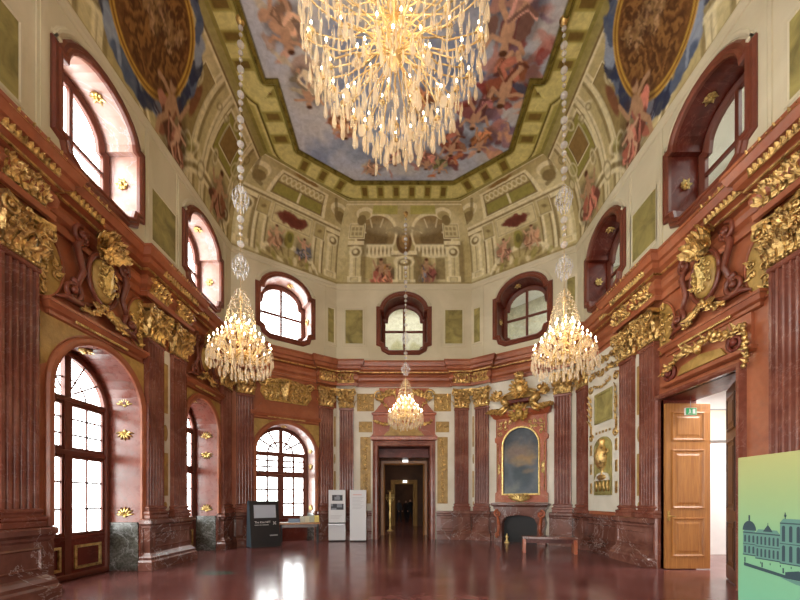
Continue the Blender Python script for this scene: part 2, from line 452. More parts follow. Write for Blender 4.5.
def garland(b,pts,r,seed=0):
    rr=random.Random(seed); n=len(pts)
    for i in range(n-1):
        a=Vector(pts[i]); c=Vector(pts[i+1]); k=max(2,int((c-a).length/(r*.7)))
        for j in range(k):
            p=a.lerp(c,j/k); q=r*(.7+.5*rr.random())
            b.ball((p.x+rr.uniform(-.3,.3)*r,p.y-rr.random()*r*.6,p.z+rr.uniform(-.5,.5)*r),(q*.6,q*.5,q*.6),6,4)
            an=rr.uniform(0,2*PI); b.leaf(tuple(p),(math.cos(an),-.2,math.sin(an)),(0,-1,0),r*1.5,r*.8,.3,3)
    return b
def sag(x0,x1,z0,z1,drop,y,n=7):
    return [(x0+(x1-x0)*i/n,y,z0+(z1-z0)*i/n-drop*math.sin(PI*i/n)) for i in range(n+1)]
# ------------------------------------------------------------------ dado
def dado(w,segs):
    mb=MB()
    for a,b in segs:
        mb.sweep([(a,0),(b,0)],[(0,0),(.14,0),(.14,.22),(.10,.25),(.10,.30),(.05,.34),(.05,.98),(.08,1.02),(.08,1.06),(.12,1.1),(.12,1.18),(0,1.2)])
        for x in (a,b): mb.box(x-.001,x+.001,-.05,0,0,1.1)
        # raised field
        if b-a>.7: mb.ring([(a+.15,.42),(b-.15,.42),(b-.15,.92),(a+.15,.92)],[(0,-.05),(0,-.075),(-.03,-.08),(-.05,-.055)])
    struct(mb,'baseboard_'+w,M['dado'],w)
dado('left',[(1.2,2.47),(4.63,6.48),(8.68,10.45),(12.25,13.17)])
dado('left_diagonal',[(.03,.85),(3.15,DL-.02)])
dado('back',[(.02,BX-1.36),(BX+1.36,2*BX-.02)])
dado('right_diagonal',[(.02,DL-3.05),(DL-.95,DL-.03)])
dado('right',[(.03,4.15),(6.6,14.4)])

# ------------------------------------------------------------------ pilasters
def flute_poly(w,d,nf=5,fd=.05):
    # cross-section (x,y) counter-clockwise from back-left
    pts=[(-w/2,0),(-w/2,-d)]
    m=.03; fw=(w-2*m)/nf; g=.018
    for k in range(nf):
        x0=-w/2+m+k*fw+g; x1=x0+fw-2*g
        pts.append((x0,-d))
        for i in range(1,6):
            a=PI*i/6; pts.append(((x0+x1)/2-(x1-x0)/2*math.cos(a),-d+fd*math.sin(a)))
        pts.append((x1,-d))
    pts+=[(w/2,-d),(w/2,0)]
    return pts
def capital_mesh(w,d):
    mb=MB()
    # bell and abacus
    mb.bbox(-w*.5,w*.5,-d-.02,0,0,.08,.015)
    mb.add([(-w*.46,-d-.0,.08),(w*.46,-d,.08),(w*.46,0,.08),(-w*.46,0,.08),(-w*.55,-d-.1,.62),(w*.55,-d-.1,.62),(w*.55,0,.62),(-w*.55,0,.62)],[(0,1,5,4),(1,2,6,5),(3,0,4,7),(4,5,6,7)])
    ab=[(-w*.66,0),(-w*.66,-d-.20),(-w*.3,-d-.13),(0,-d-.11),(w*.3,-d-.13),(w*.66,-d-.20),(w*.66,0)]
    mb.extrude(ab,.66,.76)
    # leaves in two rows
    for k in range(4): mb.leaf((-w*.37+k*w*.247,-d-.01,.05),(0,0,1),(0,-1,0),.32,w*.27,.45)
    for k in range(3): mb.leaf((-w*.25+k*w*.25,-d-.03,.24),(0,0,1),(0,-1,0),.34,w*.27,.45)
    for sx in (-1,1):
        mb.leaf((sx*w*.48,-d*.5,.05),(0,0,1),(sx,0,0),.32,w*.25,.45)
        mb.leaf((sx*w*.42,-d-.01,.22),(0,0,1),(sx*.6,-.8,0),.36,w*.24,.4)
        mb.spiral((sx*w*.50,-d-.15,.58),.135,1.7,-sx,PI/2+sx*.6,.034,.02)
        mb.spiral((sx*w*.15,-d-.10,.56),.075,1.5,sx,PI/2,.02,.0)
        mb.tube([(sx*w*.12,-d-.06,.3),(sx*w*.22,-d-.09,.48),(sx*w*.40,-d-.13,.67)],[.02,.025,.03],5)
    mb.flower((0,-d-.14,.71),.07)
    rr=random.Random(2)
    for k in range(26):
        x=rr.uniform(-w*.5,w*.5); z=rr.uniform(.08,.6); a=rr.uniform(-.9,.9)
        mb.leaf((x,-d-.05-.08*z,z),(math.sin(a),-.15,math.cos(a)),(0,-1,0),rr.uniform(.10,.17),.085,.6,4)
    for k in range(10): mb.ball((-w*.5+k*w/9,-d-.03,.02),(.026,.024,.026),6,4)
    for sx in (-1,1):
        mb.flower((sx*w*.34,-d-.15,.5),.06); garland(mb,sag(sx*w*.15,sx*w*.5,.42,.42,.08,-d-.14),.05,3)
    return mb
def frieze_mesh(w,d):
    mb=MB(); n=5
    for k in range(n):
        x=-w*.5+(k+.5)*w/n
        mb.leaf((x,-d,0),(0,0,1),(0,-1,0),.34,w/n*1.15,.35)
        mb.spiral((x+w/n*.5*(1 if k%2 else -1)*.5,-d-.05,.30),.06,1.4,1 if k%2 else -1,0,.018)
    mb.box(-w*.5,w*.5,-d-.01,0,-.03,.36)
    rr=random.Random(8)
    for k in range(9): mb.flower((-w*.46+k*w*.115,-d-.05,.33+.02*(k%2)),.045)
    for k in range(34):
        a=rr.uniform(-1.2,1.2); mb.leaf((rr.uniform(-w*.48,w*.48),-d-.03,rr.uniform(0,.28)),(math.sin(a),-.1,math.cos(a)),(0,-1,0),.13,.08,.6,4)
    return mb
def pilaster(d=.13,w=.58,bright=False):
    t=thing('pilaster','x','pilaster')
    b=MB(); b.bbox(-w/2-.06,w/2+.06,-d-.07,0,0,.1,.015); b.sweep([(-w/2,0),(-w/2,-d),(w/2,-d),(w/2,0)],[(.05,.1),(.07,.13),(.07,.17),(.02,.2),(.02,.23),(.04,.25),(.04,.28),(0,.31)])
    b.build('base',M['pil'],t)
    b=MB(); b.extrude(flute_poly(w,d),.28,4.22)
    b.bbox(-w/2-.02,w/2+.02,-d-.02,0,4.2,4.3,.02)
    b.build('shaft',M['pil'],t)
    o=capital_mesh(w,d).build('capital',M['gold'],t); o.location.z=4.3
    o=frieze_mesh(w*1.15,.19).build('frieze_ornament',M['gold'],t); o.location.z=5.34
    return t
proto=None
def put_pil(w,u,label,group=None,scale=1):
    global proto
    if proto is None: proto=pilaster(); t=proto
    else: t=dup(proto)
    t['label']=label
    t.location=at(w,u,0,1.2); t.rotation_euler=(0,0,wrot(w))
    return t
def pedestal(w,u0,u1,d,label):
    t=wthing('pedestal',label,'pedestal',w,(u0+u1)/2)
    h=(u1-u0)/2
    b=MB(); path=[(-h,0),(-h,-d),(h,-d),(h,0)]
    b.sweep(path,[(.12,0),(.12,.20),(.09,.24),(.09,.3),(.03,.36),(0,.4),(0,.96),(.03,1.0),(.03,1.04),(.09,1.09),(.09,1.17),(.05,1.2)])
    b.add([(-h-.05,0,1.2),(-h-.05,-d-.05,1.2),(h+.05,-d-.05,1.2),(h+.05,0,1.2)],[(0,1,2,3)])
    if u1-u0>.9: b.ring([(-h+.12,.5),(h-.12,.5),(h-.12,.88),(-h+.12,.88)],[(0,-d),(0,-d-.02),(-.03,-d-.03),(-.05,-d-.004)])
    b.build('die',M['dado'],t)
    return t
pedestal('left',4.5,6.22,.2,'massive mottled marble pedestal at the left edge beside the near French window')
pedestal('left',8.71,10.38,.2,'mottled marble pedestal under the paired pilasters of the left wall')
pedestal('left',12.33,13.05,.17,'mottled marble pedestal in the far corner of the left wall')
pedestal('left_diagonal',.14,.80,.17,'mottled marble pedestal left of the corner window, behind the black kiosk')
pedestal('left_diagonal',3.28,DL-.12,.17,'mottled marble pedestal right of the corner window')
pedestal('back',.09,.80,.17,'marble pedestal behind the two white panels')
pedestal('back',2*BX-.80,2*BX-.09,.17,'marble pedestal on the back wall right of the doorway')
pedestal('right_diagonal',.12,DL-3.28,.17,'marble pedestal left of the fireplace')
pedestal('right_diagonal',DL-.80,DL-.14,.17,'marble pedestal right of the fireplace, behind the bench')
pedestal('right',.15,.87,.17,'marble pedestal in the far corner of the right wall')
pedestal('right',13.2-10.46,13.2-9.03,.2,'veined marble pedestal beside the honey coloured door leaf')
pedestal('right',13.2-6.22,13.2-4.5,.2,'marble pedestal behind the green poster board')
for w,u,l in (('left',5.85,'fluted red pilaster with gilded capital at the left edge of the picture'),
 ('left',9.05,'fluted pilaster on the left wall, nearer of the pair between the windows'),
 ('left',10.02,'fluted pilaster on the left wall, farther of the pair between the windows'),
 ('left',12.7,'fluted pilaster closing the left wall beyond its second window'),
 ('left_diagonal',.47,'fluted pilaster left of the far left corner window'),
 ('left_diagonal',3.61,'fluted pilaster right of the far left corner window'),
 ('back',.44,'fluted pilaster on the back wall above the white panels'),
 ('back',2*BX-.44,'fluted pilaster on the back wall right of the central doorway'),
 ('right_diagonal',DL-3.61,'fluted pilaster immediately left of the fireplace'),
 ('right_diagonal',DL-.47,'fluted pilaster immediately right of the fireplace'),
 ('right',.5,'fluted pilaster at the far end of the right wall, left of the white stucco panel'),
 ('right',13.2-10.12,'fluted pilaster immediately right of the white stucco panel'),
 ('right',13.2-9.24,'fluted pilaster immediately left of the wooden door leaf'),
 ('right',13.2-5.85,'fluted pilaster rising behind the green poster at the right edge')):
    put_pil(w,u,l)
def strip(w,u,label,hw=.19,z0=1.25,z1=5.5):
    t=wthing('stucco_strip',label,'wall panel',w,u,0,z0)
    b=MB(); b.bbox(-hw,hw,-.03,0,0,z1-z0,.008); b.build('field',M['white'],t)
    b=MB(); h=hw*.45; H=z1-z0
    for a,c in ((.12,.38),(.62,.92)): b.bbox(-h,h,-.045,-.02,H*a,H*c,.008)
    b.ball((0,-.03,H*.5),(h*1.1,.03,.22),10,6); b.ball((0,-.03,H*.06),(h,.02,.1),8,5)
    b.build('gilded_inlay',M['ochre'],t)
strip('left',9.535,'narrow cream strip with gilt inlay between the paired pilasters on the left wall')
strip('right',13.2-9.68,'narrow white strip with gilt inlay between the paired pilasters on the right wall',.155)
strip('left_diagonal',DL-.09,'thin cream strip in the corner above the white panels',.07)
strip('right_diagonal',.09,'thin cream strip in the corner left of the fireplace',.07)
strip('right',.12,'thin gilt strip in the corner right of the fireplace',.06)

# ------------------------------------------------------------------ windows
WN=[0]
def clip_arch_z(x,hw,spring):
    return spring+math.sqrt(max(0,hw*hw-x*x))
def lower_window(w,u,hw,spring,rec=.72,door=True,sill=.9,wood='brown',mk=1.0):
    WN[0]+=1
    t=thing('window_%d'%WN[0],None,None,at(w,u),wrot(w)); t['kind']='structure'
    g=.10 ; r=rec
    z0=0.0
    b=MB(); out=arch(hw,spring,z0)
    b.ring(out,[(0,r),(-.03,r-.03),(-.10,r-.03),(-.13,r),(-.13,r+.09),(0,r+.09)])
    b.build('window_frame',M[wood],t)
    iw=hw-.13; zb=sill; t1=sill+1.68; t2=spring+.02
    b=MB(); b.bbox(-.075,.075,r-.02,r+.07,z0+.13,spring+iw,.01); b.build('mullion',M[wood],t)
    for z in (t1,t2):
        b=MB(); b.bbox(-iw,iw,r-.03,r+.08,z,z+.10,.01); b.build('transom',M[wood],t)
    b=MB(); b.bbox(-iw,iw,r-.02,r+.08,zb-.08,zb,.01)
    if door:
        b.box(-iw,iw,r+.0,r+.06,z0,zb-.05)
    else: b.box(-iw,iw,r-.1,r+.08,z0,zb-.05)
    b.build('lower_panel',M['dark'],t)
    if door:
        for sx in (-1,1):
            b=MB(); b.ring([(sx*iw*.52-.34,.2),(sx*iw*.52+.34,.2),(sx*iw*.52+.34,zb-.2),(sx*iw*.52-.34,zb-.2)],[(0,r),(0,r-.025),(-.05,r-.03),(-.06,r)])
            b.build('gilded_moulding',M['goldbright'],t)
    # sash frames: outer stiles, muntins and panes per light
    for (za,zc,rows) in ((zb,t1,3),(t1+.1,t2,3)):
        for sx in (-1,1):
            x0,x1=sorted((sx*.055,sx*iw))
            s=MB(); s.ring([(x0,za),(x1,za),(x1,zc),(x0,zc)],[(0,r+.01),(-.07,r+.0),(-.07,r+.05),(0,r+.05)])
            sash=s.build('sash',M['brown'],t)
            m=MB(); xm=(x0+x1)/2; m.box(xm-.02*mk,xm+.02*mk,r+.02,r+.045,za+.06,zc-.06)
            for k in range(1,rows): 
                z=za+(zc-za)*k/rows; m.box(x0+.06,x1-.06,r+.02,r+.045,z-.018*mk,z+.018*mk)
            m.build('glazing_bars',M['brown'],sash)
            p=MB(); p.box(x0+.06,x1-.06,r+.03,r+.036,za+.06,zc-.06); p.build('pane',M['glass'],t)
    # fanlight
    m=MB()
    for a in (35,62,118,145):
        c,s_=math.cos(R(a)),math.sin(R(a)); 
        m.tube([(c*.25*iw,r+.03,t2+.1+s_*.2*iw),(c*iw*.98,r+.03,t2+s_*iw*.98)],.02*mk,4)
    pts=[(iw*.5*math.cos(PI*i/12),r+.03,t2+.1+iw*.42*math.sin(PI*i/12)) for i in range(13)]
    m.tube(pts,.02*mk,4)
    m.build('glazing_bars',M['brown'],t)
    p=MB(); p.prism(arch(iw-.0,t2,t2+.08,iw-.01)[0:],r+.03,r+.036); p.build('pane',M['glass'],t)
    for sx in (-1,1):
        b=MB(); x0,x1=sorted((sx*hw,sx*(hw-.03))); b.bbox(x0,x1,.03,rec-.04,0,1.12,.006); x0,x1=sorted((sx*hw,sx*(hw-.05))); b.bbox(x0,x1,.03,rec-.04,0,.14,.006); b.bbox(x0,x1,.03,rec-.04,1.08,1.13,.006); b.build('reveal_dado',M['grey'],t)
    # archivolt on the wall face
    b=MB(); o=[(hw,z0+1.2)]+[q for q in arch(hw,spring,z0)[2:]]+[(-hw,z0+1.2)]
    b.ring(o,[(0,0),(0,-.05),(.05,-.07),(.12,-.08),(.15,-.04),(.15,0)],closed=False)
    b.build('archivolt',M['red'],t)
    return t
lower_window('left',7.58,1.08,3.65)
lower_window('left',11.35,.88,3.85)
lower_window('left_diagonal',2.0,1.13,3.45,door=False,sill=.95,mk=1.9)
lower_window('left',3.55,1.08,3.65)
def upper_window(w,u,hw=.97,rec=.68):
    WN[0]+=1
    t=thing('window_%d'%WN[0],None,None,at(w,u),wrot(w)); t['kind']='structure'
    o=ovalwin(hw,*UZ); b=MB()
    b.ring(o,[(-.01,.02),(-.01,-.05),(.03,-.09),(.07,-.09),(.09,-.06),(.15,-.07),(.19,-.03),(.19,0)]); b.build('surround',M['frame'],t)
    b=MB(); b.ring(o,[(0,rec),(0,rec-.04),(-.06,rec-.06),(-.14,rec-.02),(-.16,rec),(-.16,rec+.08),(0,rec+.08)]); b.build('window_frame',M['brown'],t)
    b=MB(); zm=(UZ[0]+UZ[1])/2-.05; b.bbox(-.045,.045,rec-.01,rec+.06,UZ[0]+.1,UZ[1]-.1,.01); b.build('mullion',M['brown'],t)
    b=MB(); b.bbox(-hw+.1,hw-.1,rec-.015,rec+.06,zm-.045,zm+.045,.01); b.build('transom',M['brown'],t)
    b=MB(); b.prism(ovalwin(hw-.05,UZ[0]+.05,UZ[1]-.05),rec+.03,rec+.036); b.build('pane',M['glass'],t)
    return t
for w in ('left','left_diagonal','back','right_diagonal','right'):
    for u in up_open[w]:
        if w=='left' and u<5: continue
        upper_window(w,u,UW[w])

for w,us in (('left',(6.30,8.93,10.13,12.78)),('right',(13.2-6.30,13.2-8.93,13.2-10.13,13.2-12.78)),('back',(1.35,2*BX-1.35)),('left_diagonal',(.45,3.6)),('right_diagonal',(DL-.45,DL-3.6))):
    b=MB()
    for u in us:
        if w in ('left','right'): b.bbox(u-.10,u+.10,-.03,0,H1,10.52,.01); b.bbox(u-.05,u+.05,-.045,-.02,H1+.15,10.4,.01)
        else: b.bbox(u-.05,u+.05,-.03,0,H1,10.52,.01)
    for u in up_open[w]:
        if w=='left' and u<5: continue
        hw=UW[w]; o=ovalwin(hw,*UZ,cx=u); b.ring(o[5:-3],[(.22,0),(.22,-.02),(.26,-.045),(.30,-.045),(.31,-.02),(.34,0)],closed=False)
    struct(b,'trim_%d'%(10+len(us)+len(w)),M['cream'],w)
# gilded shells and rosettes on the reveals
def shell_mesh(s=.2):
    b=MB()
    for k in range(7):
        a=PI*(k+.5)/7; d=(math.cos(a),0,math.sin(a))
        b.tube([(0,-.01,0),(d[0]*s*.6,-.035,d[2]*s*.6),(d[0]*s,-.015,d[2]*s)],[.006,.026,.014],5)
    b.ball((0,-.02,-.01),(.045,.03,.035),8,5); return b
def rosette_mesh(s=.12):
    b=MB(); b.flower((0,-.02,0),s,7); 
    for k in range(6):
        a=PI*k/3; b.leaf((0,-.01,0),(math.cos(a),0,math.sin(a)),(0,-1,0),s*1.25,s*.6,.2,4)
    return b
shell_me=shell_mesh(.21).build('gilded_shell',M['goldbright']); shell_me.data.name='gilded_shell'
first=[True]
def put_reveal(proto_o,name,w,u,hw,z,y,lab,cat,flip=False,side=1,grp=None):
    # on the reveal face at u+side*hw, facing back towards the opening centre
    if first[0] and proto_o is shell_me: o=proto_o; first[0]=False
    else: o=proto_o.copy(); C.objects.link(o)
    o.name=name
    p=at(w,u+side*(hw-.0),-y,z); o.location=p
    o.rotation_euler=(PI if flip else 0,0,wrot(w)+(PI/2 if side<0 else -PI/2)) if not flip else (0,PI,wrot(w)+(PI/2 if side<0 else -PI/2))
    # local -y must face the opening centre
    tag(o,lab,cat,grp); return o
for (w,u,hw,wn,zz) in (('left',7.58,1.08,'near left French window',((3.86,0,'highest'),(3.25,1,'middle'),(1.28,0,'lowest'))),
                    ('left',11.35,.88,'second left window',((3.7,0,'highest'),(3.2,1,'middle'),(1.3,0,'lowest'))),
                    ('left_diagonal',2.0,1.13,'far left corner window',((3.6,0,'highest'),(3.1,1,'middle'),(1.25,0,'lowest')))):
    for z,f,h in zz:
        put_reveal(shell_me,'gilded_shell',w,u,hw,z,.34,f'{h} gilded shell ornament on the right reveal of the {wn}','ornament',bool(f))
ros=rosette_mesh().build('gilded_rosette',M['goldbright']); ros0=[True]
def put_ros(w,u,z,y,rx,rz,lab):
    o=ros if ros0[0] else ros.copy()
    if not ros0[0]: C.objects.link(o)
    ros0[0]=False
    o.location=at(w,u,-y,z); o.rotation_euler=(rx,0,wrot(w)+rz); tag(o,lab,'ornament')
for w,u,hw,n in (('left',7.62,.97,'near left upper window'),('left',11.45,.97,'second left upper window'),('left_diagonal',2.0,.98,'far left corner upper window'),
                 ('right',13.2-7.62,.97,'near right upper window'),('right',13.2-11.45,.97,'second right upper window'),('right_diagonal',DL-2.0,.98,'far right corner upper window')):
    far=1 if w.startswith('left') else -1
    put_ros(w,u+far*hw,8.95,.34,0,-PI/2 if far>0 else PI/2,f'gilded rosette on the side reveal of the {n}')
    put_ros(w,u+far*.25,UZ[1]-.02,.34,-PI/2*-1,0,f'gilded rosette on the arched head of the {n}')
for w,u,sp,hw,n in (('left',7.58,3.65,1.08,'near left French window'),('left',11.35,3.85,.88,'second left window'),('left_diagonal',2.0,3.45,1.13,'far left corner window')):
    put_ros(w,u,sp+hw-.005,.34,PI/2,0,f'gilded leaf boss on the arch soffit of the {n}')

# ------------------------------------------------------------------ stucco panels in the painted wall zone
def painted_panel(w,u,hw,z0,z1,lab,mat='green'):
    t=wthing('painted_panel',lab,'wall panel',w,u,0,z0)
    b=MB(); h=z1-z0
    b.ring([(-hw,0),(hw,0),(hw,h),(-hw,h)],[(0,-.012),(.02,-.03),(.07,-.03),(.09,-.01),(.15,-.015),(.16,0)]); b.build('frame',M['cream'],t)
    b=MB(); b.box(-hw,hw,-.012,0,0,h); b.build('field',M[mat],t)
    return t
for s,w in (('left','left'),('right','right')):
    f=(lambda y:y) if s=='left' else (lambda y:13.2-y)
    painted_panel(w,f(9.53),.46,8.05,9.3,f'green painted panel between the two upper windows of the {s} wall')
    painted_panel(w,f(5.3),.62,8.05,9.3,f'green painted panel at the {s} edge of the picture, before the near upper window')
X=-2.1
painted_panel('back',.75,.36,8.25,9.65,'green painted panel on the back wall left of the central upper window')
painted_panel('back',2*BX-.75,.36,8.25,9.65,'green painted panel on the back wall right of the central upper window')
painted_panel('left_diagonal',DL-.25,.13,8.25,9.65,'narrow painted panel right of the far left corner upper window')
painted_panel('right_diagonal',.25,.13,8.25,9.65,'narrow painted panel left of the far right corner upper window')
painted_panel('right_diagonal',DL-.2,.13,8.25,9.65,'narrow painted panel in the corner right of the far right corner upper window')

# ------------------------------------------------------------------ ornament compositions
def filigree(b,inside,x0,x1,z0,z1,y,step=.14,th=.016,seed=1):
    rr=random.Random(seed); nx=max(1,int((x1-x0)/step)); nz=max(1,int((z1-z0)/step))
    for i in range(nx):
        for k in range(nz):
            x=x0+(i+.5)*(x1-x0)/nx+rr.uniform(-.02,.02); z=z0+(k+.5)*(z1-z0)/nz+rr.uniform(-.02,.02)
            if not inside(x,z): continue
            s=1 if (i+k)%2 else -1
            b.spiral((x,y,z),step*.48,1.3,s,rr.uniform(0,6),th,0,4,12)
            an=rr.uniform(0,2*PI); b.leaf((x,y,z),(math.cos(an),0,math.sin(an)),(0,-1,0),step*.8,step*.42,.25,3)
    return b
def cartouche(w,u,z,lab,s=1.0):
    """oval gilded shield in a red marble scroll frame with a leaf crest"""
    t=wthing('cartouche',lab,'cartouche',w,u,0,z)
    b=MB(); b.ball((0,-.08,.95*s),(.30*s,.12,.42*s),16,10); b.build('shield',M['ochre'],t)
    b=MB(); filigree(b,lambda x,q:(x/.24/s)**2+((q-.95*s)/.36/s)**2<1,-.26*s,.26*s,.6*s,1.3*s,-.19,.13*s,.018); b.leaf((0,-.17,.7*s),(0,0,1),(0,-1,0),.5*s,.22*s,.2); b.build('monogram_relief',M['goldbright'],t)
    b=MB()
    ov=[(.36*s*math.cos(2*PI*i/24),-.09,.95*s+.50*s*math.sin(2*PI*i/24)) for i in range(25)]; b.tube(ov,.045*s,6)
    for sx in (-1,1):
        b.spiral((sx*.52*s,-.1,1.50*s),.17*s,1.5,-sx,PI/2,.05*s,.04)
        b.tube([(sx*.40*s,-.1,1.62*s),(sx*.62*s,-.1,1.25*s),(sx*.48*s,-.1,.85*s),(sx*.66*s,-.1,.45*s)],[.05*s,.07*s,.06*s,.05*s],6)
        b.spiral((sx*.72*s,-.1,.38*s),.20*s,1.6,sx,PI/2,.055*s,.04)
        b.tube([(sx*.2*s,-.08,.35*s),(sx*.5*s,-.1,.22*s),(sx*.85*s,-.1,.2*s),(sx*1.02*s,-.08,.12*s)],[.05*s,.06*s,.05*s,.02],6)
    b.build('scroll_frame',M['frame'],t)
    b=MB()
    for k in range(7):
        a=R(30+20*k); b.leaf((0,-.1,1.42*s),(math.cos(a),-.12,math.sin(a)),(0,-1,0),.52*s,.24*s,.35)
    for k in range(5):
        a=R(50+20*k); b.leaf((0,-.16,1.38*s),(math.cos(a),-.2,math.sin(a)),(0,-1,0),.34*s,.2*s,.5)
    garland(b,sag(-.22*s,.22*s,1.5*s,1.5*s,.05,-.2),.07*s,3); rq=random.Random(int(u*10))
    for k in range(40):
        a=R(rq.uniform(10,170)); q=rq.uniform(.02,.42)*s; b.leaf((q*math.cos(a),-.2,1.45*s+q*math.sin(a)),(math.cos(a+rq.uniform(-.8,.8)),-.2,math.sin(a)),(0,-1,0),.17*s,.11*s,.7,4)
    b.build('leaf_crest',M['gold'],t)
    b=MB()
    for sx in (-1,1):
        garland(b,sag(0,sx*.55*s,.42*s,.15*s,.1*s,-.12),.075*s,5)
        b.leaf((sx*.1,-.1,.4*s),(sx*.8,0,-.5),(0,-1,0),.42*s,.2*s,.4)
    b.build('foot_garland',M['gold'],t)
    return t
def dpanel(w,u,z,r,h,side,lab):
    # half-oval gilt field with scrollwork next to a pilaster
    t=wthing('gilded_scroll_panel',lab,'wall panel',w,u,0,z)
    poly=[(0,0)]+[(side*r*math.sin(PI*i/14),h/2-h/2*math.cos(PI*i/14)) for i in range(15)]
    if side<0: poly=poly[::-1]
    b=MB(); b.prism(poly[1:] if side>0 else poly[:-1],-.03,0); b.build('field',M['ochre'],t)
    b=MB(); filigree(b,lambda x,q:(x/r)**2+((q-h/2)/(h/2))**2<.75,min(0,side*r),max(0,side*r),.05,h-.05,-.05,.17,.024,int(u*10)); b.build('scroll_relief',M['gold'],t)
    b=MB(); b.tube([(side*r*math.sin(PI*i/14),-.035,h/2-h/2*math.cos(PI*i/14)) for i in range(15)],.025,5); b.build('rim',M['red'],t)
def spandrels(w,u,hw,spring,z1,lab):
    for sx,nm in ((-1,'left'),(1,'right')):
        o=hw+.18; W_=hw+.24
        poly=[(sx*W_,spring+.3)]+[(sx*W_,z1),(sx*.25,z1)]
        arc=[(sx*min(W_,o*math.cos(a)),spring+o*math.sin(a)) for a in [R(78-i*5.5) for i in range(12)] if o*math.cos(a)<W_ and spring+o*math.sin(a)<z1]
        poly+=arc
        t=wthing('gilded_spandrel',f'gilded {nm} spandrel over the arch of the {lab}','wall panel',w,u)
        b=MB(); b.prism(poly,-.02,0); b.build('field',M['ochre'],t)
for w,u,hw,sp,l in (('left',7.58,1.08,3.65,'near left French window'),('left',11.35,.88,3.85,'second left window'),('left_diagonal',2.0,1.13,3.45,'far left corner window')):
    spandrels(w,u,hw,sp,4.86 if w=='left' else 4.68,l)
def bay_cornice(w,u,hw,z,lab,mat='red'):
    t=wthing('bay_cornice',lab,'moulding',w,u,0,z)
    b=MB(); b.sweep([(-hw,0),(-hw,-.02),(hw,-.02),(hw,0)],[(0,0),(.05,.02),(.05,.08),(.10,.11),(.14,.2),(.16,.2),(.16,.25),(0,.26)]); b.build('moulding',M[mat],t)
    b=MB(); n=int(hw*2*.6/.045)
    for i in range(n): b.ball((-hw*.6+i*hw*1.2/n,-.12,.08),(.024,.024,.03),6,4)
    b.build('gilded_beading',M['goldbright'],t)
bay_cornice('left',7.5,1.08,4.86,'red marble cornice with gilt beading above the near left French window')
bay_cornice('left',11.35,.92,4.9,'red marble cornice with gilt beading above the second left window')
bay_cornice('right',13.2-7.5,1.1,4.98,'red marble cornice with gilt beading above the open wooden door')
bay_cornice('left_diagonal',2.0,1.22,4.70,'red marble cornice over the arch of the far left corner window')
cartouche('left',7.5,5.12,'gilded oval cartouche in red scrolls over the near left French window',1.0)
cartouche('right',13.2-7.5,5.24,'gilded oval cartouche in red scrolls above the open wooden door',.98)
cartouche('left',11.35,5.16,'gilded oval cartouche above the second left window',.85)
dpanel('left',6.17,5.1,.5,1.25,1,'half round gilded scroll panel beside the capital at the left edge')
dpanel('left',8.72,5.1,.5,1.25,-1,'half round gilded scroll panel left of the paired capitals on the left wall')
dpanel('right',13.2-6.17,5.1,.5,1.25,-1,'half round gilded scroll panel beside the capital at the right edge')
dpanel('right',13.2-8.9,5.1,.5,1.25,1,'half round gilded scroll panel right of the paired capitals on the right wall')
# carved lambrequin over the far left window
t=wthing('overwindow_relief','gilded carved lambrequin panel above the far left corner window','relief','left_diagonal',2.0,0,4.96)
b=MB(); b.prism([(-1.2,0),(1.2,0),(1.12,.12),(.95,.32),(.8,.42),(-.8,.42),(-.95,.32),(-1.12,.12)],-.08,0); b.build('pediment',M['red'],t)
b=MB(); b.prism([(-.8,.46),(.8,.46),(1.0,.75),(.92,1.2),(.6,1.3),(0,1.38),(-.6,1.3),(-.92,1.2),(-1.0,.75)],-.05,0); b.build('field',M['golddark'],t)
b=MB(); filigree(b,lambda x,z:abs(x)<.9,-.9,.9,.5,1.3,-.08,.19,.028,4)
for sx in (-1,1): b.spiral((sx*.92,-.08,1.15),.16,1.6,sx,0,.04)
b.leaf((0,-.08,.6),(0,0,1),(0,-1,0),.7,.4,.3); b.build('scroll_relief',M['gold'],t)
# white side fields of the far left corner bay and capital level
def flat_panel(w,u,hw,z0,z1,lab,mat='white',inlay=None,imat='ochre'):
    t=wthing('wall_panel',lab,'wall panel',w,u,0,z0)
    h=z1-z0
    b=MB(); b.bbox(-hw,hw,-.025,0,0,h,.01); b.build('field',M[mat],t)
    for (a,c,e,f) in inlay or []:
        b=MB(); b.bbox(a,c,-.04,-.02,e-z0,f-z0,.008); nx=1
        o=b.build('gilded_inlay',M[imat],t)
        r=MB(); filigree(r,lambda x,z:True,a+.03,c-.03,e-z0+.03,f-z0-.03,-.045,min(.2,(c-a)*.8),.014,int(u*7)+int(e*3)); r.build('scroll_relief',M['gold'],o)
    return t
for sx,nm in ((-1,'left'),(1,'right')):
    c=BX+sx*1.62
    flat_panel('back',c,.42,1.3,6.35,f'white stucco field with gilt inlays {nm} of the central doorway','white',
        [(-.36,.36,5.38,6.12),(-.28,.28,4.5,4.95),(-.22,.22,1.5,4.3)])

# central doorway
d1=thing('door_1',None,None,at('back',BX),0); d1['kind']='structure'
b=MB(); b.ring([(1.08,0),(1.08,3.9),(-1.08,3.9),(-1.08,0)],[(0,.05),(0,-.10),(.05,-.14),(.12,-.14),(.15,-.10),(.22,-.12),(.24,-.05),(.24,0)],closed=False); b.build('door_surround',M['pil'],d1)
b=MB(); 
for k,(z,o) in enumerate(((3.5,.35),(3.62,.25),(3.76,.12))): b.box(-1.08,1.08,1.8-.9-o*1.2,1.8,z,z+.14)
b.build('stepped_soffit',M['dark'],d1)
b=MB(); b.ring([(.9,0),(.9,3.3),(-.9,3.3),(-.9,0)],[(0,1.95),(0,1.70),(.03,1.68),(.06,1.70),(.06,1.8),(.19,1.8)],closed=False); b.build('inner_frame',M['wood'],d1)
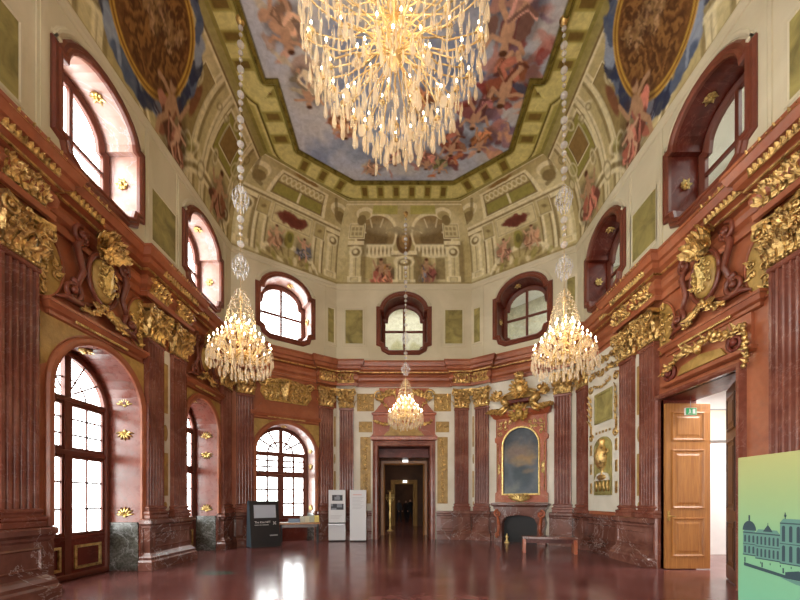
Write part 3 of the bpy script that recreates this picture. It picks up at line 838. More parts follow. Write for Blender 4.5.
# bell pediment above it
t=wthing('overdoor_pediment','red marble bell shaped pediment with gilt garland above the central doorway','pediment','back',BX,0,4.14)
side=[(1.36,0),(1.36,.22),(1.30,.28),(1.30,1.15),(1.18,1.28),(1.0,1.5),(.9,1.75),(1.0,2.0),(1.05,2.2)]
b=MB(); b.prism(side+[(-x,z) for x,z in reversed(side)],-.10,0)
b.sweep([(-1.3,0),(-1.3,-.1),(1.3,-.1),(1.3,0)],[(0,0),(.08,.03),(.1,.16),(.0,.2)])
b.sweep([(-1.28,0),(-1.28,-.1),(1.28,-.1),(1.28,0)],[(0,1.05),(.07,1.08),(.08,1.15),(.0,1.2)])
b.build('body',M['redlight'],t)
b=MB(); b.prism([(-.85,.2),(.85,.2),(.72,.36),(.6,.42),(.6,.62),(-.6,.62),(-.6,.42),(-.72,.36)],-.15,-.1); b.build('gilded_tablet',M['ochre'],t)
b=MB()
for k in range(3): garland(b,sag(-1.2+k*.8,-.4+k*.8,.82,.82,.16,-.17),.085,k)
b.build('garland',M['gold'],t)
for sx in (-1,1):
    b=MB(); b.spiral((sx*1.05,-.13,1.9),.22,1.7,sx,0,.05,.04); b.tube([(sx*.85,-.12,1.95),(sx*.6,-.14,2.1),(sx*.4,-.14,1.95),(sx*.25,-.14,1.6)],[.05,.06,.05,.03],6)
    for k in range(5): b.leaf((sx*(.5+.12*k),-.12,1.9-.05*k),(sx*.3*(k-2),-.1,1),(0,-1,0),.3,.16,.4)
    garland(b,sag(sx*1.15,sx*.6,1.75,1.2,-.1,-.13),.07,8); b.build('gilded_scroll',M['gold'],t)

# right wall door
d2=thing('door_2',None,None,at('right',13.2-7.85),wrot('right')); d2['kind']='structure'
b=MB(); b.ring([(1.05,0),(1.05,4.05),(-1.05,4.05),(-1.05,0)],[(0,.06),(0,-.08),(.04,-.12),(.10,-.12),(.12,-.06),(.13,0)],closed=False); b.build('door_surround',M['pil'],d2)
def door_leaf(parent,w_,h_,mat,name='door_leaf'):
    b=MB(); b.bbox(0,w_,-.03,.03,0,h_,.006)
    fr=((.14,w_-.14,.28,.28+.24*h_),(.14,w_-.14,.28+.24*h_+.2,.28+.24*h_+.2+.36*h_),(.14,w_-.14,.28+.60*h_+.4,h_-.2))
    for y,sg in ((-.03,-1),(.03,1)):
        for x0,x1,z0,z1 in fr:
            b.ring([(x0,z0),(x1,z0),(x1,z1),(x0,z1)],[(0,y),(0,y+sg*.02),(-.03,y+sg*.028),(-.06,y+sg*.004),(-.11,y+sg*.004),(-.15,y+sg*.02)])
            b.box(x0+.15,x1-.15,min(y,y+sg*.02),max(y,y+sg*.02),z0+.15,z1-.15)
    o=b.build(name,mat,parent)
    return o
def handle(parent,x,z):
    b=MB(); b.bbox(x-.03,x+.03,-.045,-.03,z-.12,z+.12,.005); b.tube([(x,-.045,z),(x,-.09,z),(x+.04,-.1,z),(x+.13,-.09,z-.01)],.012,6)
    b.build('door_handle',M['golddark'],parent)
# u along right wall = 13.2 - Y ; leaf open at the far jamb, square to the wall
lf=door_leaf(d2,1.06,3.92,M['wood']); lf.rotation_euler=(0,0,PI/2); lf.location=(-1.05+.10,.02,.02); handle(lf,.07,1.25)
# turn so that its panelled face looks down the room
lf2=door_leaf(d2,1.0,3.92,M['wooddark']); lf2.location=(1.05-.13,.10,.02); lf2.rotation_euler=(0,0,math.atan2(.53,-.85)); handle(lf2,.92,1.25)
es=thing('exit_sign','small green exit sign with white running figure, standing in for a reflection on the honey coloured door leaf','sign',(6.66,8.60,3.62),0)  # modelled sign stands in for a sign's reflection on the leaf
b=MB(); b.bbox(-.13,.13,-.02,.02,0,.17,.004); b.build('panel',M['whitewall'],es)
GR=pbr('sign_green',S(30,160,90),.4)
b=MB(); b.box(-.122,.122,-.024,-.02,.008,.162); b.build('green_face',GR,es)
b=MB(); b.ball((-.035,-.026,.128),(.012,.003,.012),8,4); b.prism([(-.05,.115),(-.025,.118),(-.02,.08),(-.04,.075)],-.028,-.024); b.prism([(-.04,.08),(-.025,.08),(.0,.045),(-.01,.03),(-.028,.062)],-.028,-.024); b.prism([(-.045,.08),(-.03,.08),(-.05,.03),(-.075,.03),(-.06,.042)],-.028,-.024); b.prism([(-.028,.108),(.0,.092),(-.002,.084),(-.03,.096)],-.028,-.024)
b.prism([(.03,.03),(.09,.03),(.09,.14),(.03,.14)],-.028,-.024); b.build('running_figure',M['whitewall'],es)
b=MB(); b.tube([(0,0,.17),(0,0,.43)],.006,5); b.build('hanger',M['steel'],es)
# overdoor above it
t=wthing('overdoor_frieze','red marble lintel with gilt garland and tablet above the open wooden door','lintel','right',13.2-7.62,0,4.27)
b=MB(); b.prism([(-1.08,0),(1.1,0),(1.1,.7),(-1.08,.7)],-.06,0); b.sweep([(-1.08,0),(-1.08,-.06),(1.1,-.06),(1.1,0)],[(0,0),(.06,.03),(.07,.1),(0,.12)]); b.build('body',M['red'],t)
b=MB(); b.prism([(-.62,.14),(.62,.14),(.5,.30),(0,.38),(-.5,.30)],-.1,-.06); b.build('gilded_tablet',M['ochre'],t)
b=MB()
garland(b,sag(-1.0,-.3,.34,.62,.06,-.14),.10,2); garland(b,sag(-.3,.3,.62,.62,.14,-.15),.11,3); garland(b,sag(.3,1.05,.62,.5,.1,-.14),.11,4); garland(b,[(1.05,-.14,.5),(1.08,-.12,.2),(1.06,-.1,-.25)],.08,6)
b.build('garland',M['gold'],t)
b=MB()
for sx in (-1,1):
    b=MB(); b.spiral((sx*.85,-.1,.26),.17,1.7,sx,PI/2,.05,.05); b.build('volute',M['dark'],t)

# white stucco panel with trophies on the right wall (Y 10.5 - 12.3)
t=wthing('wall_panel','tall white stucco panel with gilt urn relief and green picture fields on the right wall','wall panel','right',1.79,0,1.3)
b=MB(); b.bbox(-.92,.92,-.04,0,0,4.95,.01); b.build('field',M['white'],t)
b=MB(); filigree(b,lambda x,z:True,-.85,.85,4.15,4.85,-.06,.24,.03,9); b.build('gilded_frieze',M['gold'],t)
b=MB(); b.ring([(-.38,2.85),(.42,2.85),(.42,3.6),(-.38,3.6)],[(.1,-.04),(.1,-.07),(.04,-.08),(0,-.05)]); b.box(-.38,.42,-.05,-.04,2.85,3.6); b.build('upper_picture_field',M['green'],t)
b=MB(); b.ring(arch(.40,1.95,.6,.25),[(.1,-.04),(.1,-.07),(.04,-.08),(0,-.05)]); b.prism(arch(.40,1.95,.6,.25),-.05,-.04); b.build('lower_picture_field',M['green'],t)
b=MB(); b.lathe([(0,.55),(.10,.58),(.05,.72),(.05,.82),(.20,1.0),(.25,1.25),(.17,1.5),(.09,1.6),(.14,1.72),(.12,1.78),(0,1.8)],14,(0,-.06,.45)); 
b.ball((0,-.1,1.05),(.26,.06,.09),10,5)
for sx in (-1,1): b.spiral((sx*.27,-.09,1.8),.10,1.4,sx,0,.02)
b.build('urn_relief',M['gold'],t)
b=MB(); b.prism([(-.45,.95),(.45,.95),(.3,1.15),(.1,1.2),(-.1,1.2),(-.3,1.15)],-.09,-.05); b.build('white_drapery',M['white'],t)
b=MB()
for k in range(4): b.tube([(-.36+k*.24,-.07,.62),(-.3+k*.2,-.08,.8),(-.36+k*.24,-.07,.98)],[.03,.05,.02],5)
for sx in (-1,1):
    b.build('gilded_ornament',M['gold'],t); b=MB()
    for k in range(5):
        b.bbox(sx*.72-.05,sx*.72+.05,-.06,-.04,.55+k*.62,.9+k*.62,.01)
        b.leaf((sx*.68,-.05,2.7+k*.2),(sx*.4,0,1),(0,-1,0),.28,.14,.3)
    b.spiral((sx*.72,-.06,3.95),.13,1.6,sx,0,.03); b.spiral((sx*.68,-.06,2.35),.12,1.6,-sx,0,.03)
    b.build('gilded_ornament',M['gold'],t); b=MB()
garland(b,sag(-.5,.5,4.0,4.0,.15,-.07),.05,2)
for k in range(5): b.bbox(-.42+k*.19,-.34+k*.19,-.055,-.04,2.42,2.5,.005)
b.build('gilded_ornament',M['gold'],t)

# ------------------------------------------------------------------ fireplace and overmantel
u0=DL-2.0
t=wthing('fireplace','red marble fireplace with scrolled jambs and black opening','fireplace','right_diagonal',u0)
side=[(.98,0),(.98,.12),(.92,.16),(.92,.5),(.98,.8),(.9,1.1),(.96,1.28),(1.02,1.32),(1.02,1.42)]
mb_out=side+[(-x,z) for x,z in reversed(side)]
op=[(-.68,0),(-.68,.75),(-.58,.95),(-.4,1.02),(0,1.08),(.4,1.02),(.58,.95),(.68,.75),(.68,0)]
b=MB(); b.prism([(.68,0)]+side+[(-x,z) for x,z in reversed(side)]+op[:-1],-.30,0); b.build('surround',M['dado'],t)
b=MB(); b.sweep([(-1.0,0),(-1.0,-.3),(1.0,-.3),(1.0,0)],[(0,1.38),(.04,1.4),(.10,1.46),(.10,1.52),(0,1.54)]); b.box(-1.0,1.0,-.3,0,1.5,1.535); b.build('mantel_shelf',M['dado'],t)
b=MB(); b.box(-.68,.68,-.26,-.006,0,1.06); 
b.v=[];b.f=[];b.sm=[];b.mi=[]
b.box(-.69,.69,-.02,-.005,0,1.09); b.build('firebox',M['black'],t)
b=MB()
for sx in (-1,1):
    b.spiral((sx*.83,-.33,1.12),.14,1.6,-sx,PI/2,.045,.03); b.tube([(sx*.83,-.32,.98),(sx*.78,-.34,.6),(sx*.83,-.33,.25)],[.05,.07,.04],6)
    b.spiral((sx*.83,-.33,.28),.10,1.4,sx,-PI/2,.035,.02)
b.build('jamb_scrolls',M['redlight'],t)
an=thing('andiron','small gilt firedog standing at the left of the fireplace opening','firedog',at('right_diagonal',u0-.42,.42),-DA)
b=MB(); b.bbox(-.09,.09,-.06,.06,0,.04,.01); b.lathe([(.05,.04),(.07,.08),(.03,.14),(.06,.2),(.07,.24),(.02,.3),(.03,.34),(0,.38)],10); b.build('stem',M['goldbright'],an)
b=MB(); b.tube([(0,.05,.05),(0,.25,.08),(0,.35,.05)],.014,5); b.build('log_rest',M['black'],an)

t=wthing('overmantel_mirror_painting','arched dark landscape painting in a red and gilt frame over the fireplace','painting','right_diagonal',u0,0,1.56)
hw=.68; sp=2.2
fr=[(1.02,0),(1.02,.35),(.96,.4),(.96,2.35),(1.03,2.4),(1.03,2.55),(.98,2.6),(.98,3.3),(1.12,3.36),(1.12,3.5)]
A=arch(hw,sp,.34)
body=[(-x,z) for x,z in reversed(fr)]
outer=fr+body
tri=None
b=MB()
pl=[[Vector((p[0],p[1],0)) for p in outer],[Vector((p[0],p[1],0)) for p in A]]
fl=outer+A; tr=tessellate_polygon(pl)
for y in (-.12,): b.add([(p[0],y,p[1]) for p in fl],[tuple(q) for q in tr])
n=len(outer); b.add([(p[0],-.12,p[1]) for p in outer]+[(p[0],0,p[1]) for p in outer],[(i,(i+1)%n,n+(i+1)%n,n+i) for i in range(n)])
n=len(A); b.add([(p[0],-.12,p[1]) for p in A]+[(p[0],0,p[1]) for p in A],[(i,(i+1)%n,n+(i+1)%n,n+i) for i in range(n)])
b.sweep([(-1.0,0),(-1.0,-.12),(1.0,-.12),(1.0,0)],[(0,3.3),(.05,3.34),(.12,3.42),(.16,3.5),(.16,3.56),(0,3.58)])
b.build('frame',M['redlight'],t)
b=MB(); b.ring(A,[(.0,-.10),(.0,-.15),(.05,-.16),(.07,-.12)]); 
for sx in (-1,1):
    b.tube([(sx*.9,-.13,.45),(sx*.9,-.13,2.3)],.014,4); b.tube([(sx*.9,-.13,2.6),(sx*.9,-.13,3.25)],.014,4)
    filigree(b,lambda x,z:(x*x+(z-sp)**2)>.8**2,min(sx*.3,sx*.88),max(sx*.3,sx*.88),2.6,3.2,-.14,.16,.018,5)
    b.leaf((sx*.85,-.13,1.3),(0,0,1),(0,-1,0),.25,.12,.3); b.leaf((sx*.85,-.13,1.28),(0,0,-1),(0,-1,0),.2,.12,.3)
for k in range(9): b.leaf((0,-.12,.05),(math.cos(PI*k/8),0,.35+.3*math.sin(PI*k/8)),(0,-1,0),.25+.25*abs(math.cos(PI*k/8)),.14,.3)
b.build('gilded_ornament',M['goldbright'],t)
overm=t; ovA=(hw,sp)
t=wthing('gilded_crest','gilded figures, mask and trophy crowning the overmantel painting','relief','right_diagonal',u0,0,4.9)
# mask
b=MB(); b.ball((0,-.26,.08),(.17,.12,.22),12,8); b.ball((0,-.38,.05),(.03,.04,.06),6,4); b.ball((-.07,-.35,.13),(.035,.02,.02),6,4); b.ball((.07,-.35,.13),(.035,.02,.02),6,4); b.ball((0,-.35,-.06),(.07,.03,.02),6,4)
for k in range(13):
    a=R(-60+25*k); b.leaf((.1*math.cos(a),-.2,.08+.1*math.sin(a)),(math.cos(a),-.1,math.sin(a)),(0,-1,0),.34,.17,.4)
b.build('mask',M['golddark'],t)
b=MB()
pts=[(-.75,.62),(-.45,.3),(0,.42),(.45,.3),(.75,.62),(.6,.95),(.3,1.05),(0,1.2),(-.3,1.05),(-.6,.95)]
b.prism(pts,-.07,0); b.build('shell_field',M['ochre'],t)
b=MB(); b.sweep([(-.5,0),(-.5,-.2),(.5,-.2),(.5,0)],[(0,.45),(.08,.5),(.1,.6),(0,.66)]); b.box(-.5,.5,-.2,0,.46,.65); b.build('red_block',M['dark'],t)
b=MB()   # trophy
b.ball((0,-.2,1.05),(.2,.15,.26),12,8); b.ball((0,-.2,1.4),(.12,.1,.12),10,6)
for k in range(16):
    a=2*PI*k/16; b.leaf((.1*math.cos(a),-.2,1.02+.14*math.sin(a)),(math.cos(a),-.2,math.sin(a)),(0,-1,0),.32,.16,.4)
for k in range(5): b.leaf((0,-.2,1.4),(math.cos(R(50+20*k)),0,math.sin(R(50+20*k))),(0,-1,0),.3,.14,.4)
b.build('trophy',M['gold'],t)
for sx,nm in ((-1,'left'),(1,'right')):   # reclining putti with wings
    b=MB(); x=sx*.72
    b.tube([(sx*.42,-.22,.45),(sx*.6,-.26,.6),(sx*.72,-.24,.78)],[.13,.14,.10],8)      # torso
    b.ball((sx*.76,-.26,.95),(.095,.095,.11),10,7)
    b.tube([(sx*.45,-.26,.45),(sx*.68,-.3,.3),(sx*.92,-.28,.12)],[.10,.08,.045],7)      # leg
    b.tube([(sx*.42,-.22,.42),(sx*.55,-.3,.2),(sx*.75,-.3,.05)],[.09,.07,.04],7)
    b.tube([(sx*.72,-.28,.78),(sx*.92,-.32,.7),(sx*1.02,-.3,.85)],[.055,.045,.03],6)    # arm
    b.tube([(sx*.66,-.28,.74),(sx*.5,-.34,.82),(sx*.3,-.3,.9)],[.055,.045,.03],6)
    for k in range(5): b.leaf((sx*.8,-.16,.72),(sx*(.9-.15*k),-.1,.1+.2*k),(0,-1,0),.42,.15,.35)
    for k in range(6): b.leaf((sx*(.55+.1*k),-.2,.35),(sx*.5,-.1,-.8+.1*k),(0,-1,0),.36,.17,.5)
    b.build('putto',M['gold'],t)
# ------------------------------------------------------------------ painted surfaces
def vnoise(u,v,sc,seed):
    r=np.random.default_rng(seed); G=r.random((64,64))
    x=u*sc+100; y=v*sc+100; xi=np.floor(x).astype(int); yi=np.floor(y).astype(int); fx=x-xi; fy=y-yi
    fx=fx*fx*(3-2*fx); fy=fy*fy*(3-2*fy)
    g=lambda a,b:G[a%64,b%64]
    return (g(xi,yi)*(1-fx)+g(xi+1,yi)*fx)*(1-fy)+(g(xi,yi+1)*(1-fx)+g(xi+1,yi+1)*fx)*fy
def fbm(u,v,sc,seed,o=4):
    s=0;a=.5;t=0
    for i in range(o): s=s+a*vnoise(u,v,sc*2**i,seed+i); t+=a; a*=.55
    return s/t
class Cv:
    def __init__(s,U,V,base,base2,sc=.8,seed=1):
        s.U=U; s.V=V; f=np.clip((fbm(U,V,sc,seed)-.5)*2.4+.5,0,1)[...,None]
        s.c=np.array(base)*(1-f)+np.array(base2)*f
        s.seed=seed*31
        s.wu=(fbm(U,V,2.2,seed+50)-.5); s.wv=(fbm(U,V,2.2,seed+70)-.5)
    def put(s,m,col,a=1):
        m=np.clip(m,0,1)[...,None]*a; s.c=s.c*(1-m)+np.array(col)*m
    def ell(s,u,v,ru,rv,rot,col,a=1,e=.04,warp=0):
        c,q=math.cos(rot),math.sin(rot); U=s.U+s.wu*warp-u; V=s.V+s.wv*warp-v
        x=(U*c+V*q)/ru; y=(-U*q+V*c)/rv; d=(np.sqrt(x*x+y*y)-1)*min(ru,rv)
        s.put(.5-d/e,col,a); return d
    def ellring(s,u,v,ru,rv,rot,t,col,a=1,e=.04):
        c,q=math.cos(rot),math.sin(rot); U=s.U-u; V=s.V-v
        x=(U*c+V*q)/ru; y=(-U*q+V*c)/rv; d=np.abs((np.sqrt(x*x+y*y)-1)*min(ru,rv))-t
        s.put(.5-d/e,col,a)
    def rect(s,u0,u1,v0,v1,col,a=1,e=.03):
        d=np.maximum(np.maximum(u0-s.U,s.U-u1),np.maximum(v0-s.V,s.V-v1)); s.put(.5-d/e,col,a)
    def quad(s,P,col,a=1,e=.03):
        d=np.full(s.U.shape,-9.)
        ar=sum(P[i][0]*P[(i+1)%len(P)][1]-P[(i+1)%len(P)][0]*P[i][1] for i in range(len(P)))
        sg=1 if ar>0 else -1
        for i in range(len(P)):
            a0,b0=P[i],P[(i+1)%len(P)]; dx,dy=b0[0]-a0[0],b0[1]-a0[1]; l=math.hypot(dx,dy)
            d=np.maximum(d,sg*((s.U-a0[0])*dy-(s.V-a0[1])*dx)/l)
        s.put(.5-d/e,col,a)
    def stroke(s,pts,w,col,a=1,e=.03,warp=0):
        U=s.U+s.wu*warp; V=s.V+s.wv*warp; d=np.full(U.shape,9.)
        for i in range(len(pts)-1):
            ax,ay=pts[i];bx,by=pts[i+1];dx,dy=bx-ax,by-ay;l=dx*dx+dy*dy+1e-9
            t=np.clip(((U-ax)*dx+(V-ay)*dy)/l,0,1); d=np.minimum(d,np.hypot(U-ax-t*dx,V-ay-t*dy))
        s.put(.5-(d-w)/e,col,a)
    def panel(s,u0,u1,v0,v1,fill,hi,sh,w=.07):
        s.rect(u0-w,u1+w,v0-w,v1+w,hi); s.rect(u0-w*.4,u1+w*.4,v0-w*.4,v1+w*.4,sh); s.rect(u0,u1,v0,v1,fill)
    def console(s,u,v0,v1,w,hi,mid,sh):
        s.rect(u+w*.4,u+w*.95,v0,v1,sh,.8,.08); s.rect(u-w*.5,u+w*.5,v0,v1,mid); s.rect(u-w*.42,u-w*.15,v0,v1,hi); s.rect(u+.02,u+w*.12,v0,v1,sh,.7)
        s.rect(u-w*.7,u+w*.7,v1-.12,v1+.02,hi); s.rect(u-w*.7,u+w*.7,v1-.17,v1-.12,sh)
        s.ell(u,v1-.34,w*.55,.2,0,hi); s.ell(u+.03,v1-.36,w*.36,.13,0,sh); s.ell(u,v1-.34,w*.2,.07,0,hi)
        s.rect(u-w*.6,u+w*.6,v0,v0+.2,hi); s.panel(u-w*.3,u+w*.3,v0+.05,v0+.15,mid,hi,sh,.03)
    def figure(s,u,v,k,robe,seed,flesh=None):
        r=random.Random(seed); flesh=flesh or S(190,146,112); soft_=S(150,130,96); robe=tuple(.7*a_+.3*b_ for a_,b_ in zip(robe,soft_)); flesh=tuple(.7*a_+.3*b_ for a_,b_ in zip(flesh,soft_)); dk=tuple(x*.45 for x in robe); lt=tuple(min(1,x*1.7+.05) for x in robe)
        s.ell(u+.08*k,v-.05*k,.5*k,.42*k,r.uniform(-.6,.6),tuple(x*.35 for x in S(120,80,60)),.55,.15,.3)
        for i in range(7):
            a=r.uniform(0,2*PI); q=r.uniform(.1,.34)*k
            s.ell(u+q*math.cos(a),v-.08*k+q*.8*math.sin(a),r.uniform(.12,.26)*k,r.uniform(.05,.12)*k,r.uniform(-1.4,1.4),(robe,dk,lt)[i%3],.95,.03,.25)
        s.ell(u,v+.12*k,.11*k,.19*k,r.uniform(-.5,.5),flesh)
        hx=u+r.uniform(-.06,.06)*k
        s.ell(hx,v+.37*k,.075*k,.09*k,0,flesh); s.ell(hx,v+.43*k,.08*k,.05*k,0,S(92,56,34))
        for sx in (-1,1):
            s.stroke([(u+sx*.08*k,v+.24*k),(u+sx*.25*k,v+r.uniform(.1,.3)*k),(u+sx*.36*k,v+r.uniform(.2,.45)*k)],.033*k,flesh)
            s.stroke([(u+sx*.06*k,v-.05*k),(u+sx*.2*k,v-.22*k),(u+sx*r.uniform(.05,.3)*k,v-.45*k)],.042*k,flesh)
        for i in range(4):
            a=r.uniform(-2.6,-.5); s.stroke([(u,v),(u+.3*k*math.cos(a),v+.3*k*math.sin(a)),(u+.42*k*math.cos(a+.5),v+.35*k*math.sin(a+.5))],.03*k,(lt,dk)[i%2],.9,.03,.2)
def painted(name,U,P,col,kind=None,flip=False):
    """grid mesh: P (n,m,3) positions, col (n,m,3) linear colours"""
    n,m=U.shape; me=bpy.data.meshes.new(name)
    v=P.reshape(-1,3); idx=np.arange(n*m).reshape(n,m)
    q=np.stack([idx[:-1,:-1],idx[:-1,1:],idx[1:,1:],idx[1:,:-1]],-1).reshape(-1,4)
    if flip: q=q[:,::-1]
    me.vertices.add(len(v)); me.vertices.foreach_set('co',v.astype(np.float32).ravel())
    me.loops.add(q.size); me.loops.foreach_set('vertex_index',q.astype(np.int32).ravel())
    me.polygons.add(len(q)); me.polygons.foreach_set('loop_start',np.arange(0,q.size,4,dtype=np.int32))
    me.update(calc_edges=True)
    at_=me.color_attributes.new('paint','FLOAT_COLOR','POINT')
    c=np.ones((n*m,4),np.float32); c[:,:3]=np.clip(col,0.002,1).reshape(-1,3); at_.data.foreach_set('color',c.ravel())
    me.polygons.foreach_set('use_smooth',np.ones(len(q),bool))
    o=bpy.data.objects.new(name,me); C.objects.link(o)
    if kind: o['kind']=kind
    return o

cream=S(210,198,150); cream2=S(182,166,114); hi=S(230,220,178); sh=S(134,116,74); dk=S(84,66,42); olive=S(150,142,72); ygreen=S(176,170,84)
brown=S(116,78,44); redb=S(120,66,48); blue=S(84,98,124); blued=S(50,56,80); bluel=S(146,158,176); goldp=S(190,150,60); rose=S(178,84,74)
HV=3.4
def arcs(cv,L):
    cv.rect(-9,99,.0,.06,hi); cv.rect(-9,99,.06,.10,sh); cv.rect(-9,99,3.25,3.4,olive,.8)
def paint_side(U,V,left):
    cv=Cv(U,V,cream,cream2,.7,3 if left else 4); L=13.2
    # bands of painted mouldings running up the vault
    cv.rect(-2,14,3.0,3.4,olive,.7,.1); cv.rect(-2,14,2.92,3.0,sh); cv.rect(-2,14,2.84,2.92,hi)
    for u in (6.6,7.3,10.5,11.1,12.6):
        cv.quad([(u,.1),(u+.28,.1),(u+.15,2.85),(u-.1,2.85)],hi,.8); cv.quad([(u+.28,.1),(u+.4,.1),(u+.25,2.85),(u+.15,2.85)],sh,.75); cv.quad([(u+.1,.1),(u+.14,.1),(u+.02,2.85),(u-.02,2.85)],sh,.6)
    cv.panel(11.4,12.5,1.5,2.6,olive,hi,sh,.1); cv.panel(11.6,12.3,1.75,2.35,S(140,112,64),hi,dk,.05)
    cv.panel(10.0,10.5,.9,2.5,S(150,132,84),hi,sh,.06); cv.ell(10.25,1.7,.14,.4,0,redb,.8)
    # arches above the windows
    for c in (7.62,11.45,3.7):
        cv.ellring(c,-.55,1.35,1.15,0,.05,hi); cv.ellring(c,-.55,1.45,1.25,0,.05,sh,.8); cv.ellring(c,-.55,1.56,1.36,0,.04,hi)
        for sx in (-1,1):
            cv.ell(c+sx*1.25,.62,.28,.26,0,hi); cv.ell(c+sx*1.25,.60,.18,.17,0,sh); cv.ell(c+sx*1.25,.62,.09,.09,0,hi)
            cv.ell(c+sx*.8,.9,.3,.14,sx*-.6,hi,.9,.05,.2); cv.ell(c+sx*.85,.82,.24,.09,sx*-.6,sh,.9,.05,.2)
    r=random.Random(5)
    for i in range(26):
        u=r.uniform(5,13); v=r.uniform(.3,2.7); k=r.uniform(.08,.2)
        cv.ell(u,v,k*1.6,k,r.uniform(-1.5,1.5),(hi,sh,cream2,olive)[i%4],.6,.05,.3); cv.ellring(u,v,k*1.2,k*.9,r.uniform(0,2),.02,(sh,hi)[i%2],.8)
    # oval medallions with blue drapery
    for c in (8.55,2.4):
        for i in range(22):
            a=2*PI*i/22+.1; q=1.0
            cv.ell(c+1.42*math.cos(a),1.7+1.28*math.sin(a),.34,.17,a+PI/2+r.uniform(-.6,.6),(blue,blued,bluel,blue)[i%4],.95,.04,.35)
        for i in range(10):
            a=PI+r.uniform(.1,PI-.1); cv.stroke([(c+1.2*math.cos(a),1.7+1.1*math.sin(a)),(c+1.5*math.cos(a+.25),1.7+1.4*math.sin(a+.25))],.035,(bluel,blued)[i%2],.9,.03,.3)
        cv.ell(c,1.7,1.27,1.17,0,S(206,164,72)); cv.ellring(c,1.7,1.20,1.10,0,.025,S(120,80,30)); 
        cv.ell(c,1.7,1.12,1.03,0,S(112,74,38))
        f=fbm(U*1.0,V*1.0,2.6,77); g=np.clip((np.sin(f*26)+.2),0,1)
        x=(U-c)/1.1; y=(V-1.7)/1.0; inn=np.clip((1-np.sqrt(x*x+y*y))*12,0,1)
        cv.put(inn*g*.8,S(150,108,58)); cv.put(inn*np.clip(-np.sin(f*26+1),0,1)*.7,S(70,42,22))
        for i in range(9): cv.figure(c+r.uniform(-.8,.8)*.8,1.7+r.uniform(-.7,.6)*.8,.42,S(140,98,52),i,S(158,118,66))
    robe=rose if not left else S(130,56,40)
    cv.figure(9.6,.75,1.5,robe,21); cv.figure(10.0,.5,.95,robe,22,S(226,180,150)); cv.figure(12.15,.75,1.3,robe,23); cv.figure(6.0,.7,1.1,S(150,90,60),25)
    arcs(cv,L)
    return cv.c
def paint_diag(U,V,left):
    cv=Cv(U,V,cream,cream2,.9,7 if left else 8)
    m=2.05
    cv.quad([(m-1.25,1.95),(m+1.25,1.95),(m+1.1,3.0),(m-1.1,3.0)],hi); cv.quad([(m-1.1,2.0),(m+1.1,2.0),(m+.98,2.9),(m-.98,2.9)],sh)
    cv.quad([(m-1.02,2.05),(m+1.02,2.05),(m+.98,2.42),(m-.98,2.42)],olive); cv.rect(m-.04,m+.04,2.05,2.45,hi)
    cv.rect(m-.98,m+.98,2.5,2.85,cream2)
    for i in range(9): cv.ellring(m-.85+i*.21,2.68,.09,.13,0,.02,hi)
    cv.rect(0,9,1.84,1.92,hi); cv.rect(0,9,1.78,1.84,sh)
    for c in (.3,3.8):
        cv.console(c,.2,1.75,.46,hi,cream,sh)
    for c in (.9,3.2):
        cv.panel(c-.2,c+.2,1.3,1.7,cream2,hi,sh,.05); cv.ell(c,1.5,.1,.05,.4,sh)
        cv.rect(c-.25,c-.15,.2,1.25,hi); cv.rect(c-.13,c-.08,.2,1.25,sh); cv.rect(c+.1,c+.2,.2,1.25,hi); cv.rect(c+.2,c+.26,.2,1.25,sh)
    cv.panel(m-.75,m+.75,1.2,1.72,cream,hi,sh,.04)
    cv.ell(m,1.45,.6,.2,0,redb,1,.05,.5); cv.ell(m,1.45,.42,.12,0,S(100,48,36),.8,.05,.4)
    # segment balustrade with shells over the window
    cv.ell(m,.0,1.25,.72,0,hi); cv.ell(m,-.05,1.15,.62,0,cream2); 
    for i in range(9): 
        a=PI*(i+.5)/9; cv.stroke([(m+.6*math.cos(a),.05+.3*math.sin(a)),(m+1.05*math.cos(a),.05+.6*math.sin(a))],.03,sh,.8); 
    for i in range(12): cv.ell(m-1.1+i*.2,.22+.1*math.sin(i),.08,.12,.3,(olive,hi,sh)[i%3],.7,.04,.3)
    cv.ell(m,.85,.2,.26,0,olive,1,.05,.2); cv.ell(m,.9,.1,.14,0,S(96,90,44),.8)
    cv.figure(m-.5,.78,.75,S(170,120,90),3,S(220,176,140)); cv.figure(m+.58,.72,.75,blue if left else S(170,110,90),4,S(224,170,140))
    # top consoles and cartouches under the cornice
    for c,q in ((.25,1),(3.85,-1)):
        cv.ell(c,2.6,.42,.3,0,hi); cv.ell(c+.05,2.5,.3,.2,0,cream2); cv.ell(c+.1,2.35,.26,.2,0,sh); cv.stroke([(c-.3,3.0),(c,2.2),(c+.3,2.1)],.07,sh,.8)
    cv.ell(m,3.12,.6,.12,0,S(140,104,50),.9,.05,.4)
    cv.rect(0,9,3.2,3.26,hi)
    arcs(cv,0); return cv.c
